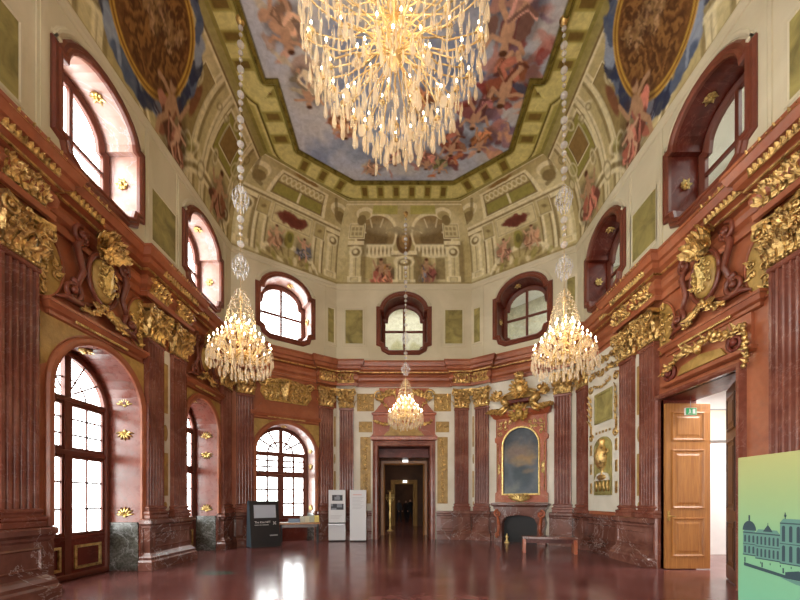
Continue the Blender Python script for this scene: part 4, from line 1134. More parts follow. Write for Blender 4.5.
def paint_back(U,V):
    cv=Cv(U,V,cream,cream2,.9,12); m=2.85
    for sx in (-1,1):   # niches with curved balustrades
        c=m+sx*1.25
        cv.ell(c,1.75,.95,.85,0,hi); cv.ell(c,1.7,.85,.74,0,S(150,128,84)); cv.ell(c+sx*.1,1.6,.66,.5,0,S(118,98,62),.9,.08)
        for i in range(7):
            a=R(25+22*i); cv.stroke([(c+.5*math.cos(a),1.6+.4*math.sin(a)),(c+.8*math.cos(a),1.65+.68*math.sin(a))],.03,(hi,sh)[i%2],.7)
        cv.quad([(c-.85,.95),(c+.85,.95),(c+.75,1.35),(c-.75,1.35)],hi)
        for i in range(9): cv.ell(c-.68+i*.17,1.13,.035,.12,0,sh)
        cv.rect(c-.5,c-.1,.2,.9,cream2); cv.rect(c+.1,c+.5,.2,.9,S(150,134,92))
        cv.figure(m+sx*.95,.42,1.0,rose if sx<0 else S(150,60,70),31+sx); cv.ell(m+sx*.75,.5,.12,.2,0,blue if sx>0 else S(190,140,60),.8,.04,.2)
        cv.figure(m+sx*.75,.35,.65,blue if sx>0 else S(196,120,90),41+sx)
        cv.console(m+sx*2.1,.1,1.45,.5,hi,cream,sh)
        cv.panel(m+sx*2.1-.3,m+sx*2.1+.3,1.6,2.05,cream,hi,sh,.06)
        for i in range(2):
            for j in range(3): cv.rect(m+sx*2.1-.24+j*.17,m+sx*2.1-.12+j*.17,1.66+i*.18,1.78+i*.18,sh,.7)
        cv.ell(m+sx*1.85,2.55,.4,.3,0,hi); cv.ell(m+sx*1.85,2.45,.28,.2,0,cream2); cv.ell(m+sx*1.95,2.25,.2,.22,0,sh)
        cv.quad([(m+sx*.3,2.5),(m+sx*1.5,2.5),(m+sx*1.5,2.95),(m+sx*.3,2.95)],ygreen,.8); cv.rect(m-9,m+9,2.98,3.06,hi)
    cv.console(m,.0,1.12,.8,hi,cream,sh)
    for k in (-.24,-.08,.08,.24): cv.rect(m+k-.025,m+k+.025,.2,.75,sh,.8)
    cv.ell(m,1.45,.34,.42,0,S(112,84,50)); cv.ell(m,1.5,.22,.3,0,S(150,120,72)); cv.ell(m,1.55,.10,.13,0,S(196,160,104))
    cv.ell(m,1.85,.42,.12,0,S(90,64,36),.9,.05,.3); cv.stroke([(m-.9,1.8),(m-.3,1.95),(m,1.8),(m+.3,1.95),(m+.9,1.8)],.05,sh)
    cv.ell(m,1.95,1.4,.3,0,hi,.35,.2)
    cv.rect(0,9,3.2,3.26,hi); arcs(cv,0); return cv.c

inn=[(-4.6,NC+.7),(-4.6,12.5),(-2.15,14.45),(2.15,14.45),(4.6,12.5),(4.6,NC+.7),(2.15,-2.45),(-2.15,-2.45)]
out_=[(-W2,NC),(-W2,YC),(-BX,YB),(BX,YB),(W2,YC),(W2,NC),(BX,NB),(-BX,NB)]
segs=['left','left_diagonal','back','right_diagonal','right','near_right_diagonal','near','near_left_diagonal']
for k,w in enumerate(segs):
    a,b=np.array(out_[k]),np.array(out_[(k+1)%8]); c,d=np.array(inn[k]),np.array(inn[(k+1)%8]); L=float(np.linalg.norm(b-a))
    res=.033 if k<5 else .12
    nu=int(L/res)+1; nv=int(HV/res)+1
    t,p=np.meshgrid(np.linspace(0,1,nu),np.linspace(0,1,nv)); ph=p*PI/2
    g=1-np.cos(ph); X=(a[0]+(b[0]-a[0])*t)*(1-g)+(c[0]+(d[0]-c[0])*t)*g; Y=(a[1]+(b[1]-a[1])*t)*(1-g)+(c[1]+(d[1]-c[1])*t)*g
    Z=H2+(H3-H2)*np.sin(ph); V=p*HV
    if w=='left': col=paint_side(NC+t*L,V,True)
    elif w=='right': col=paint_side(NC+(1-t)*L,V,False)
    elif w=='left_diagonal': col=paint_diag(t*L,V,True)
    elif w=='right_diagonal': col=paint_diag((1-t)*L,V,False)
    elif w=='back': col=paint_back(t*L,V)
    else: col=Cv(t*L,V,cream,cream2,.8,k).c
    o=painted('wall_%s_vault'%w,t,np.stack([X,Y,Z],-1),col,'structure',flip=True); o.data.materials.append(M['paint'])

# ceiling: painted sky inside a coffered border
D=[(3.85,1.7),(3.85,10.3),(3.5,10.3),(3.5,12.4),(1.8,13.6),(-1.8,13.6),(-3.5,12.4),(-3.5,10.3),(-3.85,10.3),(-3.85,1.7),(-3.5,1.7),(-3.5,-.4),(-1.8,-1.6),(1.8,-1.6),(3.5,-.4),(3.5,1.7)]
xs=np.linspace(-4.75,4.75,int(9.5/.033)); ys=np.concatenate([np.linspace(-2.6,7.5,110),np.linspace(7.5,14.6,int(7.1/.033))[1:]])
U,V=np.meshgrid(xs,ys)
dist=np.full(U.shape,9.); arcp=np.zeros(U.shape); inside=np.zeros(U.shape,bool); acc=0
for i in range(len(D)):
    ax,ay=D[i]; bx,by=D[(i+1)%len(D)]; dx,dy=bx-ax,by-ay; l=math.hypot(dx,dy)
    t=np.clip(((U-ax)*dx+(V-ay)*dy)/l/l,0,1); q=np.hypot(U-ax-t*dx,V-ay-t*dy); m=q<dist; dist=np.where(m,q,dist); arcp=np.where(m,t*round(l/.62) if l>.6 else .1,arcp)
    cr=((ay>V)!=(by>V)); xi=ax+(V-ay)*(dx)/(dy if abs(dy)>1e-9 else 1e-9); inside^=cr&(U<xi)
cv=Cv(U,V,S(158,176,206),S(204,206,212),.35,21)
f=fbm(U,V,.55,91); cv.put(np.clip((f-.5)*6,0,1),S(206,202,196),.8); f2=fbm(U,V,.7,95); cv.put(np.clip((f2-.56)*7,0,1),S(120,138,176),.7)
cv.ell(0,6,2.2,2.6,0,S(236,218,160),.6,2.0,.8)
rr=random.Random(9)
def swirl(x,y,n,spread,cols,seed,k=.5):
    r=random.Random(seed)
    for i in range(n):
        a=r.uniform(0,2*PI); q=spread*r.random()**.6
        cv.ell(x+q*math.cos(a),y+q*1.2*math.sin(a),k*r.uniform(.3,.9),k*r.uniform(.12,.35),r.uniform(-1.5,1.5),cols[i%len(cols)],.85,.05,.5)
pk=S(196,140,130); rd=S(158,62,48); rd2=S(110,40,36); fl=S(222,172,140); org=S(206,126,76); pur=S(150,120,140); crm=S(214,200,170)
swirl(3.0,9.6,18,.9,[pk,S(200,150,140),pur,rd],1,.6); swirl(2.7,10.9,26,.9,[rd,org,rd2,fl,S(70,90,130)],2,.5); swirl(2.9,12.0,14,.6,[pk,pur,fl],3,.5)
swirl(1.9,12.3,16,.6,[rd,fl,org,rd2],4,.35); swirl(-2.9,9.4,16,.7,[crm,fl,S(190,160,140)],5,.5); swirl(-1.9,11.7,8,.3,[org,S(200,110,70)],6,.45)
swirl(.9,12.8,14,.6,[fl,pk,S(90,110,70),org],7,.28); swirl(-1.0,13.1,10,.5,[fl,pk,crm],8,.24); swirl(-2.6,7.5,14,.9,[crm,pk,org],9,.6)
cv.ell(-.5,12.5,1.6,.35,.1,S(116,130,156),.7,.3,.6); cv.ell(2.2,8.4,1.0,.5,.3,S(70,92,128),.8,.3,.6)
for (x,y,k,c_) in ((2.6,9.1,1.5,pk),(2.9,10.4,1.5,rd),(2.2,11.2,1.2,S(150,70,90)),(1.6,12.2,1.0,rd),(2.5,12.1,.9,org),(-3.0,9.2,1.2,fl),(-2.8,10.6,1.1,crm),(-1.9,11.6,1.0,org),(.8,12.8,.8,S(200,120,110)),(1.3,13.0,.7,S(110,120,70)),(-1.1,13.1,.7,fl),(-.3,12.7,.7,pk),(-2.3,8.0,1.3,rd),(2.0,7.6,1.4,S(80,100,140)),(.5,11.0,1.0,org)):
    cv.figure(x,y,k,c_,int(x*10+y*7),fl)
sky=cv.c
# border: rim, coffers, mouldings
bd=Cv(U,V,S(198,190,112),S(180,172,94),1.4,33)
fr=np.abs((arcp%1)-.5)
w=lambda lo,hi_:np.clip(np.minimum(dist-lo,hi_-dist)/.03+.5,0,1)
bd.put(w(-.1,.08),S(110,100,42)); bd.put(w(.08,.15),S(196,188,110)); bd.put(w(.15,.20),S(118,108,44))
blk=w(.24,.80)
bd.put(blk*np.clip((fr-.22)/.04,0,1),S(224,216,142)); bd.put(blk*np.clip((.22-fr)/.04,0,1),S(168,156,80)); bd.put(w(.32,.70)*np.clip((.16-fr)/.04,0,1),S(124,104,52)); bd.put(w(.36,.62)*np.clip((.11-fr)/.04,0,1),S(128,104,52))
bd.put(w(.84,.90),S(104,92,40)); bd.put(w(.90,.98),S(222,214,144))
mi=np.clip(np.where(inside,dist,-dist)/.04+.5,0,1)[...,None]
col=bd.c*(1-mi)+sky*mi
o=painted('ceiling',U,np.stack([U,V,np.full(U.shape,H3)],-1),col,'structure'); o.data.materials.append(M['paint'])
b=MB(); b.sweep(list(reversed(D)),[(-.02,H3),(-.02,H3-.05),(-.10,H3-.07),(-.14,H3-.03),(-.14,H3)],closed=True); struct(b,'trim_4',gold('olive_gilt_rim',S(150,138,70),S(96,84,34),5,.5,.3))

# overmantel canvas
hw,sp=ovA; nz,nx=90,50
q,s_=np.meshgrid(np.linspace(-1,1,nx),np.linspace(.35,sp+hw-.01,nz)); wd=np.where(s_<=sp,hw,np.sqrt(np.maximum(hw*hw-(s_-sp)**2,1e-4)))
X=q*wd; cv=Cv(X,s_,S(46,56,66),S(84,92,100),1.6,41)
cv.ell(0,1.9,.5,.4,0,S(140,116,86),.7,.4,.5); cv.ell(.1,1.6,.45,.16,.2,S(150,120,70),.7,.1,.4); cv.ell(-.1,1.95,.3,.2,.1,S(116,98,96),.6,.2,.3)
cv.ell(0,.9,.5,.45,0,S(38,56,64),.8,.3,.4); cv.ellring(.05,1.0,.42,.6,.5,.05,S(90,100,104),.5,.2); cv.ell(-.3,.6,.3,.12,.3,S(110,116,110),.6,.15,.4); cv.ell(.3,1.2,.2,.1,.5,S(130,110,80),.6,.1,.3)
o=painted('canvas',X,np.stack([X,np.full(X.shape,-.06),s_],-1),cv.c); o.data.materials.append(M['canvas']); o.parent=overm; o['label']='dark arched landscape canvas'

# ------------------------------------------------------------------ chandeliers
def drop(b,c,L,r):
    x,y,z=c; n=5
    b.lathe([(0,-L),(r*.9,-L*.8),(r,-L*.62),(r*.35,-L*.2),(0,0)],n,c,False)
def drop_mesh(L,r):
    b=MB(); b.lathe([(0,-L),(r*.7,-L*.93),(r,-L*.78),(r*.8,-L*.6),(r*.25,-L*.34),(r*.2,-L*.3),(r*.42,-L*.22),(r*.2,-L*.14),(0,-L*.08)],8,(0,0,0),False); b.ball((0,0,-L*.03),r*.28,6,4); return b
def chand(lab,grp,tiers,drops,crown,stemtop,mats,keyl,dr=(.14,.02),candle=.10,nindiv=60,grpl=None):
    t=thing('crystal_chandelier',lab,'chandelier',(0,0,0)); 
    if grp: t['group']=grp
    rr=random.Random(3)
    b=MB(); zb=min(x[2] for x in tiers)
    b.lathe([(0,zb-.25),(.05,zb-.2),(.09,zb-.1),(.05,zb),(.03,zb+.1),(.07,zb+.3),(.09,zb+.42),(.03,zb+.6),(.025,stemtop-.4),(.06,stemtop-.3),(.03,stemtop-.15),(.02,stemtop)],12); b.build('stem',mats[1],t)
    arm_p={}
    beads=MB()
    for (r,zt,zr,n,off) in tiers:
        ab=MB(); path=[(0.03,0,zr),(r*.3,0,zr-.10),(r*.6,0,zr-.13-.05*r),(r*.88,0,zt-.10),(r,0,zt)]
        ab.tube(path,[.010*(1+r*.3)]*5,6); ab.lathe([(0,0),(.03+.02*r,.01),(.035+.02*r,.03),(.01,.03)],8,(r,0,zt)); 
        cb=MB(); cb.lathe([(.011,0),(.011,candle),(0,candle)],6,(0,0,.02)); cb.cur=1; cb.lathe([(0,0),(.017,.008),(.021,.026),(.011,.052),(0,.072)],6,(0,0,.02+candle))
        am=None
        for k in range(n):
            an=2*PI*(k+off)/n
            if am is None: am=ab.build('arm',mats[1],t); cm=cb.build('candle',[M['candle'],M['bulb']],am); o=am
            else:
                o=am.copy(); C.objects.link(o); o.parent=t; c2=cm.copy(); C.objects.link(c2); c2.parent=o; 
                c2.location=(r,0,zt)
            o.rotation_euler=(0,0,an)
            # garland of beads between neighbouring arms, drops round the pan
            a2=2*PI*(k+1+off)/n
            for j in range(1,8):
                q=j/8; aa=an+(a2-an)*q; zz=zt-.02-.12*math.sin(PI*q)*(.6+r*.5)
                beads.ball((r*math.cos(aa),r*math.sin(aa),zz),.012,5,3)
            for j in range(4):
                aa=2*PI*j/4; drop(beads,(r*math.cos(an)+.05*math.cos(aa),r*math.sin(an)+.05*math.sin(aa),zt),dr[0]*rr.uniform(.7,1.1),dr[1])
        cm.location=(r,0,zt)
    # hanging drops
    pos=[]
    for (r,z,n,Lm) in drops:
        ph=rr.random()
        for k in range(n):
            a=2*PI*(k+ph)/n; pos.append((r*math.cos(a),r*math.sin(a),z+rr.uniform(-.05,.05),Lm*rr.uniform(.6,1.35)))
    order=sorted(range(len(pos)),key=lambda i:-pos[i][3]); ind=set(order[:nindiv])
    dm=None
    for i,(x,y,z,Lm) in enumerate(pos):
        if i in ind:
            if dm is None: dm=drop_mesh(1,.10).build('crystal_drop',mats[0],t); o=dm
            else: o=dm.copy(); C.objects.link(o); o.parent=t
            o.location=(x,y,z); o.scale=(Lm,Lm,Lm)
        else: drop(beads,(x,y,z),Lm,Lm*.07)
    for (r,z) in crown:
        n=max(6,int(r*46))
        for k in range(n):
            a=2*PI*k/n; drop(beads,(r*math.cos(a),r*math.sin(a),z),dr[0]*1.0,dr[1]); beads.ball((r*math.cos(a),r*math.sin(a),z+.02),.014,5,3)
        beads.lathe([(r-.006,z),(r+.006,z),(r+.006,z+.012),(r-.006,z+.012)],20)
    o=beads.build('crystal_beading',mats[0],t); o['kind']='stuff'
    return t
def chain(t,z0,z1,clusters,mats,step=.28):
    b=MB(); b.tube([(0,0,z0),(0,0,z1)],.008,5); b.build('rod',mats[1],t)
    z=z0+.1; k=0; gb=None
    while z<z1-.15:
        if not any(a-.12<z<c+.12 for a,c in clusters):
            r=(.045,.06,.085)[k%3]
            if gb is None: b=MB(); b.ball((0,0,0),(1,1,.85),12,8); gb=b.build('glass_ball',M['crystal'],t); o=gb
            else: o=gb.copy(); C.objects.link(o); o.parent=t
            o.location=(0,0,z); o.scale=(r,r,r)
        z+=(.17,.2,.24)[k%3]; k+=1
    for a,c in clusters:
        b=MB(); h=c-a
        for lv,(r,zz) in enumerate(((.05,.95),(.12,.8),(.19,.62),(.15,.42),(.08,.25))):
            n=4+int(r*34)
            for q in range(n):
                an=2*PI*q/n+lv; drop(b,(r*math.cos(an),r*math.sin(an),a+h*zz),.17,.018)
            b.lathe([(r-.005,a+h*zz),(r+.006,a+h*zz),(r,a+h*zz+.012)],14)
        b.build('crystal_cluster',M['crystal'],t)
    b=MB(); b.lathe([(0,z1-.14),(.06,z1-.12),(.10,z1-.05),(.12,z1),(0,z1)],14); b.build('ceiling_canopy',M['gold'],t)
sm_t=[(.70,.66,.62,18,0),(.52,.88,.72,14,.5),(.34,1.10,.95,10,0),(.20,1.28,1.15,6,.3)]
sm_d=[(.76,.52,30,.26),(.72,.46,26,.24),(.64,.40,22,.24),(.54,.36,20,.24),(.42,.34,16,.24),(.30,.30,12,.24),(.17,.26,8,.24),(.60,.72,20,.17),(.44,.92,16,.16),(.28,1.12,12,.15),(.66,.62,22,.18),(.5,.6,16,.2),(.36,.7,12,.2)]
sm_c=[(.34,1.42),(.31,1.55),(.28,1.68),(.24,1.80),(.20,1.92),(.15,2.04),(.10,2.12)]
sm=(M['crystalwarm'],M['crystalgold'])
def small(lab,x,y,zb,za,cl,s=1,src=None):
    if src is None: t=chand(lab,None,sm_t,sm_d,sm_c,2.2,sm,0)
    else:
        t=dup_body(src); t['label']=lab
    t.location=(x,y,zb); t.scale=(s,s,s)
    return t
def dup_body(src): return dup(src)
c1=small('lit crystal chandelier hanging before the left wall on a long beaded chain',-4.0,9.06,4.64,0,0)
c2=dup(c1); c2['label']='lit crystal chandelier hanging before the right wall, above the white stucco panel'; c2.location=(3.92,9.06,4.62)
c3=dup(c1); c3['label']='smallest looking lit chandelier, hanging before the central doorway'; c3.location=(.06,13.3,4.17); c3.scale=(.84,.84,.84)
for c,zb,za,s in ((c1,4.64,H3,1),(c2,4.62,H3,1)):
    chain(c,2.2,za-zb,[(2.42,3.05),(4.05,4.75)],sm)
chain(c3,2.2,(11.95-4.17)/.84,[(2.35,2.9),(3.7,4.2)],sm)
# the great central chandelier
BT=[(1.45,1.75,1.75,16,0),(1.12,1.22,1.50,12,.5),(.78,.80,1.45,8,0),(1.5,2.25,2.15,16,.5),(1.15,2.7,2.5,12,0),(.75,3.0,2.8,8,.5),(.5,1.45,1.6,8,.3)]
BD=[(1.50,1.62,40,.36),(1.42,1.45,34,.30),(1.28,1.22,30,.34),(1.12,1.05,26,.34),(.95,.82,24,.36),(.78,.62,20,.34),(.60,.60,16,.40),(.42,.52,12,.36),(.22,.42,7,.36),
    (1.55,2.1,44,.30),(1.40,1.95,36,.28),(1.2,2.5,32,.28),(1.0,2.3,26,.28),(.8,2.9,20,.28),(.9,1.35,24,.26),(.6,1.2,18,.26),(.4,1.0,12,.26),(1.2,1.6,30,.28),(.8,1.8,22,.28),(1.46,1.8,36,.28),(.5,2.2,12,.28),
    (1.3,1.45,30,.3),(1.0,1.15,26,.3),(.7,.95,20,.3),(1.52,1.95,40,.34),(1.1,2.05,28,.3),(.3,1.3,10,.3),(.3,1.9,10,.3)]
big=chand('great central crystal chandelier with glowing candles, cut by the top edge of the picture',None,BT,BD,[(.5,3.3),(.42,3.5),(.32,3.7),(.2,3.9)],4.2,(M['crystalwarm'],M['crystalgold']),0,(.20,.026),.12,100)
big.location=(-.16,6.2,7.62)
b=MB(); rb=random.Random(4)
for k in range(12):
    a=2*PI*k/12; b.tube([(.06*math.cos(a),.06*math.sin(a),1.52),(.45*math.cos(a),.45*math.sin(a),2.05),(1.2*math.cos(a),1.2*math.sin(a),2.55)],.014,5)
b.lathe([(0,1.32),(.10,1.36),(.15,1.48),(.11,1.58),(.05,1.62)],14); b.build('branch_frame',M['crystalgold'],big)
pl0=None
for k in range(11):
    a=2*PI*k/11+.2; r=(.25,.55,.85,1.15)[k%4]; z=.32+.42*r*r*.6; x,y=r*math.cos(a),r*math.sin(a)
    if pl0 is None: b=MB(); b.ball((0,0,-.45),(.075,.03,.11),10,6); b.tube([(0,0,-.34),(0,0,-.1)],.02,5); b.ball((0,0,-.2),(.035,.03,.05),8,5); pl0=b.build('glass_pendant',M['crystalwarm'],big); o=pl0
    else: o=pl0.copy(); C.objects.link(o); o.parent=big
    o.location=(x,y,z+.32); o.rotation_euler=(0,0,a)
chain(big,4.2,H3-7.62,[(4.5,5.2)],sm)

def plight(name,loc,e,r,col=(1,.78,.50)):
    l=bpy.data.lights.new(name,'POINT'); l.energy=e; l.color=col; l.shadow_soft_size=r; o=bpy.data.objects.new(name,l); C.objects.link(o); o.location=loc; return o
LS=1.0
for c,z in ((c1,5.45),(c2,5.43),(c3,4.85)): plight('chandelier_light',(c.location.x,c.location.y,z),15*LS,.35)
plight('chandelier_light',(-.14,6.2,9.3),75*LS,1.1)

# ------------------------------------------------------------------ rooms beyond
def room(name,x0,x1,y0,y1,z0,z1,mat,skip=()):
    F={'wall_%s_left'%name:(x0-.1,x0,y0,y1,z0,z1),'wall_%s_right'%name:(x1,x1+.1,y0,y1,z0,z1),'wall_%s_far'%name:(x0,x1,y1,y1+.1,z0,z1),'ceiling_%s'%name:(x0,x1,y0,y1,z1,z1+.1),'floor_%s'%name:(x0,x1,y0,y1,z0-.1,z0),'wall_%s_near'%name:(x0,x1,y0-.1,y0,z0,z1)}
    for k,v in F.items():
        if any(s in k for s in skip): continue
        b=MB(); b.box(*v); struct(b,k,mat)
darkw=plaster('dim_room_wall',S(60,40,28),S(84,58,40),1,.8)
ochw=plaster('ochre_room_wall',S(128,98,52),S(150,118,66),1,.8)
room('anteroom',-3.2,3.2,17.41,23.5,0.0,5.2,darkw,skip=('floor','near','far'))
def front(name,x0,x1,y,z1,hw,h,mat,th=.5,hwy=0):
    b=MB(); o=[(x0,0),(-hw,0),(-hw,h),(hw,h),(hw,0),(x1,0),(x1,z1),(x0,z1)]; b.prism(o,y,y+th); struct(b,name,mat)
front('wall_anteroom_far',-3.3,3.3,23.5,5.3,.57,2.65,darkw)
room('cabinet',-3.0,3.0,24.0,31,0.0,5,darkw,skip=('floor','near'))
d3=thing('door_3',None,None,(0,23.5,0),0); d3['kind']='structure'
b=MB(); b.ring([(.57,0),(.57,2.65),(-.57,2.65),(-.57,0)],[(0,.02),(0,-.06),(.06,-.08),(.12,-.05),(.26,-.06),(.28,0)],closed=False); b.build('door_surround',ochw,d3)
for (y,z,w_,n) in ((17.15,3.40,.13,'nearer'),(23.35,2.74,.13,'farther')):
    e=thing('exit_sign',f'small white illuminated sign above the {n} inner doorway of the central passage','sign',(.06,y,z),0)
    b=MB(); b.bbox(-w_,w_,-.03,.03,0,.15,.01); b.build('lit_panel',emit('sign_glow_%s'%n,(1,1,.95),1.0),e)
    b=MB(); b.box(-.02,.02,.02,.30 if n=='nearer' else .15,.02,.10); b.build('bracket',M['steel'],e)
t=thing('gilded_candelabrum','gilt candelabrum on a slim stand inside the central doorway at the left','candelabrum',(-.74,19.6,0),0)
b=MB(); b.lathe([(0,0),(.17,0),(.17,.05),(.06,.1),(.04,.5),(.07,.9),(.04,1.2),(.09,1.5),(.04,1.7),(.05,2.1),(0,2.2)],12); b.build('stand',M['goldbright'],t)
b=MB()
for k in range(6):
    a=2*PI*k/6; c,s_=math.cos(a),math.sin(a)
    b.tube([(0,0,1.65),(.12*c,.12*s_,1.58),(.2*c,.2*s_,1.72),(.2*c,.2*s_,1.95)],.018,5); b.ball((.2*c,.2*s_,1.78),.04,6,4)
    b.leaf((0,0,2.0),(c,s_,.6),(0,0,1),.2,.1,.3)
b.build('branches',M['goldbright'],t)
# people in the far room
def person(lab,x,y,rz,h,top,legs,stride=.1,armb=.1,hair=S(30,22,18)):
    k=h/1.72
    V_=[(0,0,.95),(0,0,1.12),(0,.0,1.32),(0,.01,1.44),(0,0,1.54),(0,-.01,1.66),
        (.17,0,1.40),(.24,-.02,1.14),(.25,-armb,.92),(.25,-armb-.03,.82),(-.17,0,1.40),(-.24,-.02,1.14),(-.23,-armb*1.5,.93),(-.22,-armb*1.7,.83),
        (.10,0,.88),(.11,-stride*.5,.5),(.11,-stride+.02,.09),(.11,-stride-.12,.04),(-.10,0,.88),(-.11,stride*.3,.5),(-.11,stride+.04,.10),(-.11,stride-.09,.04)]
    E_=[(0,1),(1,2),(2,3),(3,4),(4,5),(3,6),(6,7),(7,8),(8,9),(3,10),(10,11),(11,12),(12,13),(0,14),(14,15),(15,16),(16,17),(0,18),(18,19),(19,20),(20,21)]
    Rr=[.15,.13,.15,.10,.055,.095,.065,.045,.033,.03,.065,.045,.033,.03,.095,.065,.045,.04,.095,.065,.045,.04]
    me=bpy.data.meshes.new('person'); me.from_pydata([(a*k,b_*k,c*k) for a,b_,c in V_],E_,[]); me.update()
    o=bpy.data.objects.new('person_build',me); C.objects.link(o)
    sk=o.modifiers.new('s','SKIN'); 
    for i,v in enumerate(me.skin_vertices[0].data): v.radius=(Rr[i]*k,Rr[i]*k*(.8 if i<4 else 1)); v.use_root=(i==0)
    o.modifiers.new('u','SUBSURF').levels=1
    dg=bpy.context.evaluated_depsgraph_get(); ev=o.evaluated_get(dg); m2=bpy.data.meshes.new_from_object(ev)
    bpy.data.objects.remove(o)
    m2.materials.clear()
    for mm in (pbr('cloth_top',top,.8),pbr('cloth_legs',legs,.8),pbr('skin',S(196,150,124),.6),pbr('hair',hair,.7)): m2.materials.append(mm)
    for p in m2.polygons:
        z=p.center.z/k; p.material_index=0 if z>.95 else 1
        if z>1.52: p.material_index=2
        if z>1.70 or (z>1.58 and p.center.y/k>.03): p.material_index=3
        if abs(p.center.x/k)>.19 and z<.93: p.material_index=2
        p.use_smooth=True
    q=bpy.data.objects.new('person',m2); C.objects.link(q); q.location=(x,y,0); q.rotation_euler=(0,0,rz); tag(q,lab,'person')
    return q
person('person in black walking, rightmost in the far room beyond the central doorway',.42,25.0,.3,1.74,S(22,20,22),S(24,24,30),.2)
person('person in dark clothes with bent head, middle of the far room beyond the doorway',.14,26.4,-.6,1.66,S(44,30,28),S(26,26,32),.12)
person('person in grey standing at the left of the far room beyond the doorway',-.34,25.6,.9,1.7,S(70,72,76),S(40,40,46),.1)

# white lit room behind the right-hand door
room('side_room',W2+THK+.02,11,4.6,11.2,0.0,5,M['whitewall'],skip=('floor','left'))
t=thing('picture_frame','pale framed picture on the white wall seen through the right doorway','picture',(9.5,11.14,3.45),0)
b=MB(); b.ring([(-.45,0),(.45,0),(.45,.9),(-.45,.9)],[(0,0),(0,-.03),(.03,-.04),(.04,0)]); b.build('frame',M['steel'],t)
b=MB(); b.box(-.45,.45,-.012,0,0,.9); b.build('sheet',M['white'],t)
# gallery behind the upper windows of the right and back walls
gal=MB(); 
GP=plaster('gallery_wall_paint',S(150,146,110),S(200,196,160),.9,.7)
def gwall(name,P0,P1,z0,z1,nrm,seed):
    L=math.dist(P0,P1); nu=int(L/.08); nv=int((z1-z0)/.08); t_,p_=np.meshgrid(np.linspace(0,1,nu),np.linspace(0,1,nv))
    cv=Cv(t_*L,p_*(z1-z0),S(190,188,172),S(160,158,140),.6,seed)  # wall colours stand in for a fresco reflected in the central upper pane
    cv.rect(-1,99,0,1.15,S(150,156,158)); f=fbm(t_*L,p_*3,.8,seed+3); cv.put(np.clip((f-.5)*8,0,1)*(p_<.4),S(120,100,70),.6)
    cv.rect(-1,99,1.15,1.25,S(110,80,50)); 
    for i in range(40): cv.ell(i*.9+.4,1.9,.34,.42,.4,S(150,146,96),.6,.1,.4)
    X=P0[0]+(P1[0]-P0[0])*t_; Y=P0[1]+(P1[1]-P0[1])*t_; Z=z0+(z1-z0)*p_
    o=painted(name,t_,np.stack([X,Y,Z],-1),cv.c,'structure'); o.data.materials.append(M['paint'])
gwall('wall_gallery_back',(-3.4,18.6),(5.5,18.6),7.3,11.3,0,51); gwall('wall_gallery_right',(9.4,14.6),(9.4,2.5),7.3,11.3,0,52); gwall('wall_gallery_corner',(5.5,18.6),(9.4,14.6),7.3,11.3,0,53)
b=MB(); b.extrude([(-3.4,16.5),(-3.4,18.6),(5.5,18.6),(9.4,14.6),(9.4,2.5),(7.06,2.5),(7.06,13.7),(3.0,16.5)],11.3,11.4); struct(b,'ceiling_gallery',M['whitewall'])
b=MB(); b.extrude([(-3.4,17.45),(-3.4,18.6),(5.5,18.6),(9.4,14.6),(9.4,2.5),(7.06,2.5),(7.06,13.7),(3.0,17.45)],7.2,7.3); struct(b,'floor_gallery',M['whitewall'])
for nm,v in (('wall_gallery_left',(-3.5,-3.4,16.4,18.7,7.2,11.4)),('wall_gallery_near',(7.06,9.5,2.4,2.5,7.2,11.4))):
    b=MB(); b.box(*v); struct(b,nm,M['whitewall'])

def area(name,loc,rot,sx,sy,e,col=(1,1,1)):
    l=bpy.data.lights.new(name,'AREA'); l.shape='RECTANGLE'; l.size=sx; l.size_y=sy; l.energy=e; l.color=col
    o=bpy.data.objects.new(name,l); C.objects.link(o); o.location=loc; o.rotation_euler=rot; return o
area('gallery_fill_light',(0,17.6,11.2),(0,0,0),5,.8,55,(1,.97,.9)); area('gallery_fill_light',(8.3,8.5,11.2),(0,0,0),1,9,120,(1,.97,.9)); area('gallery_fill_light',(5.6,15.9,11.2),(0,0,-PI/4),3,.8,38,(1,.97,.9))  # unseen area lights added to brighten the gallery behind the panes
area('side_room_fill_light',(8.8,8.2,4.9),(0,0,0),2.5,3,260,(1,.98,.95))  # added light without a fixture, keeps the side room bright
area('anteroom_fill_light',(0,20,5.0),(0,0,0),1,1,16,(1,.8,.6)); area('cabinet_fill_light',(0,27.5,4.8),(0,0,0),1,1,30,(1,.75,.55))  # unseen lights added to lift the dark rooms beyond the doorway

# ------------------------------------------------------------------ furniture
# black media kiosk
t=thing('information_kiosk','black information kiosk with pale screen left of the corner window','kiosk',(-4.99,13.15,0),R(38))
b=MB(); prof=[(-.40,0),(-.40,.02)]
side=[(-.34,0),(.34,0),(.34,1.18),(.14,1.60),(-.10,1.60)]
n=len(side); vs=[(-.5,y,z) for y,z in side]+[(.5,y,z) for y,z in side]
side_f=[(-.30,0),(.30,0),(.22,1.62),(-.05,1.62)]
vs=[(-.5,y,z) for y,z in side_f]+[(.5,y,z) for y,z in side_f]
b.add(vs,[(3,2,1,0),(4,5,6,7),(0,1,5,4),(1,2,6,5),(2,3,7,6),(3,0,4,7)]); b.build('cabinet',pbr('kiosk_black',S(17,18,21),.5),t)
b=MB(); b.add([(-.506,-.28,.02),(-.506,.28,.02),(-.506,.2,1.6),(-.506,-.04,1.6)],[(0,1,2,3)]); b.build('side_panel',pbr('kiosk_side',S(74,100,116),.4),t)
slope=math.atan2(.25,1.62)
def onface(o,z,off=.006):
    o.rotation_euler=(-slope,0,0); o.location=(0,-.30+z*.25/1.62-off,z)
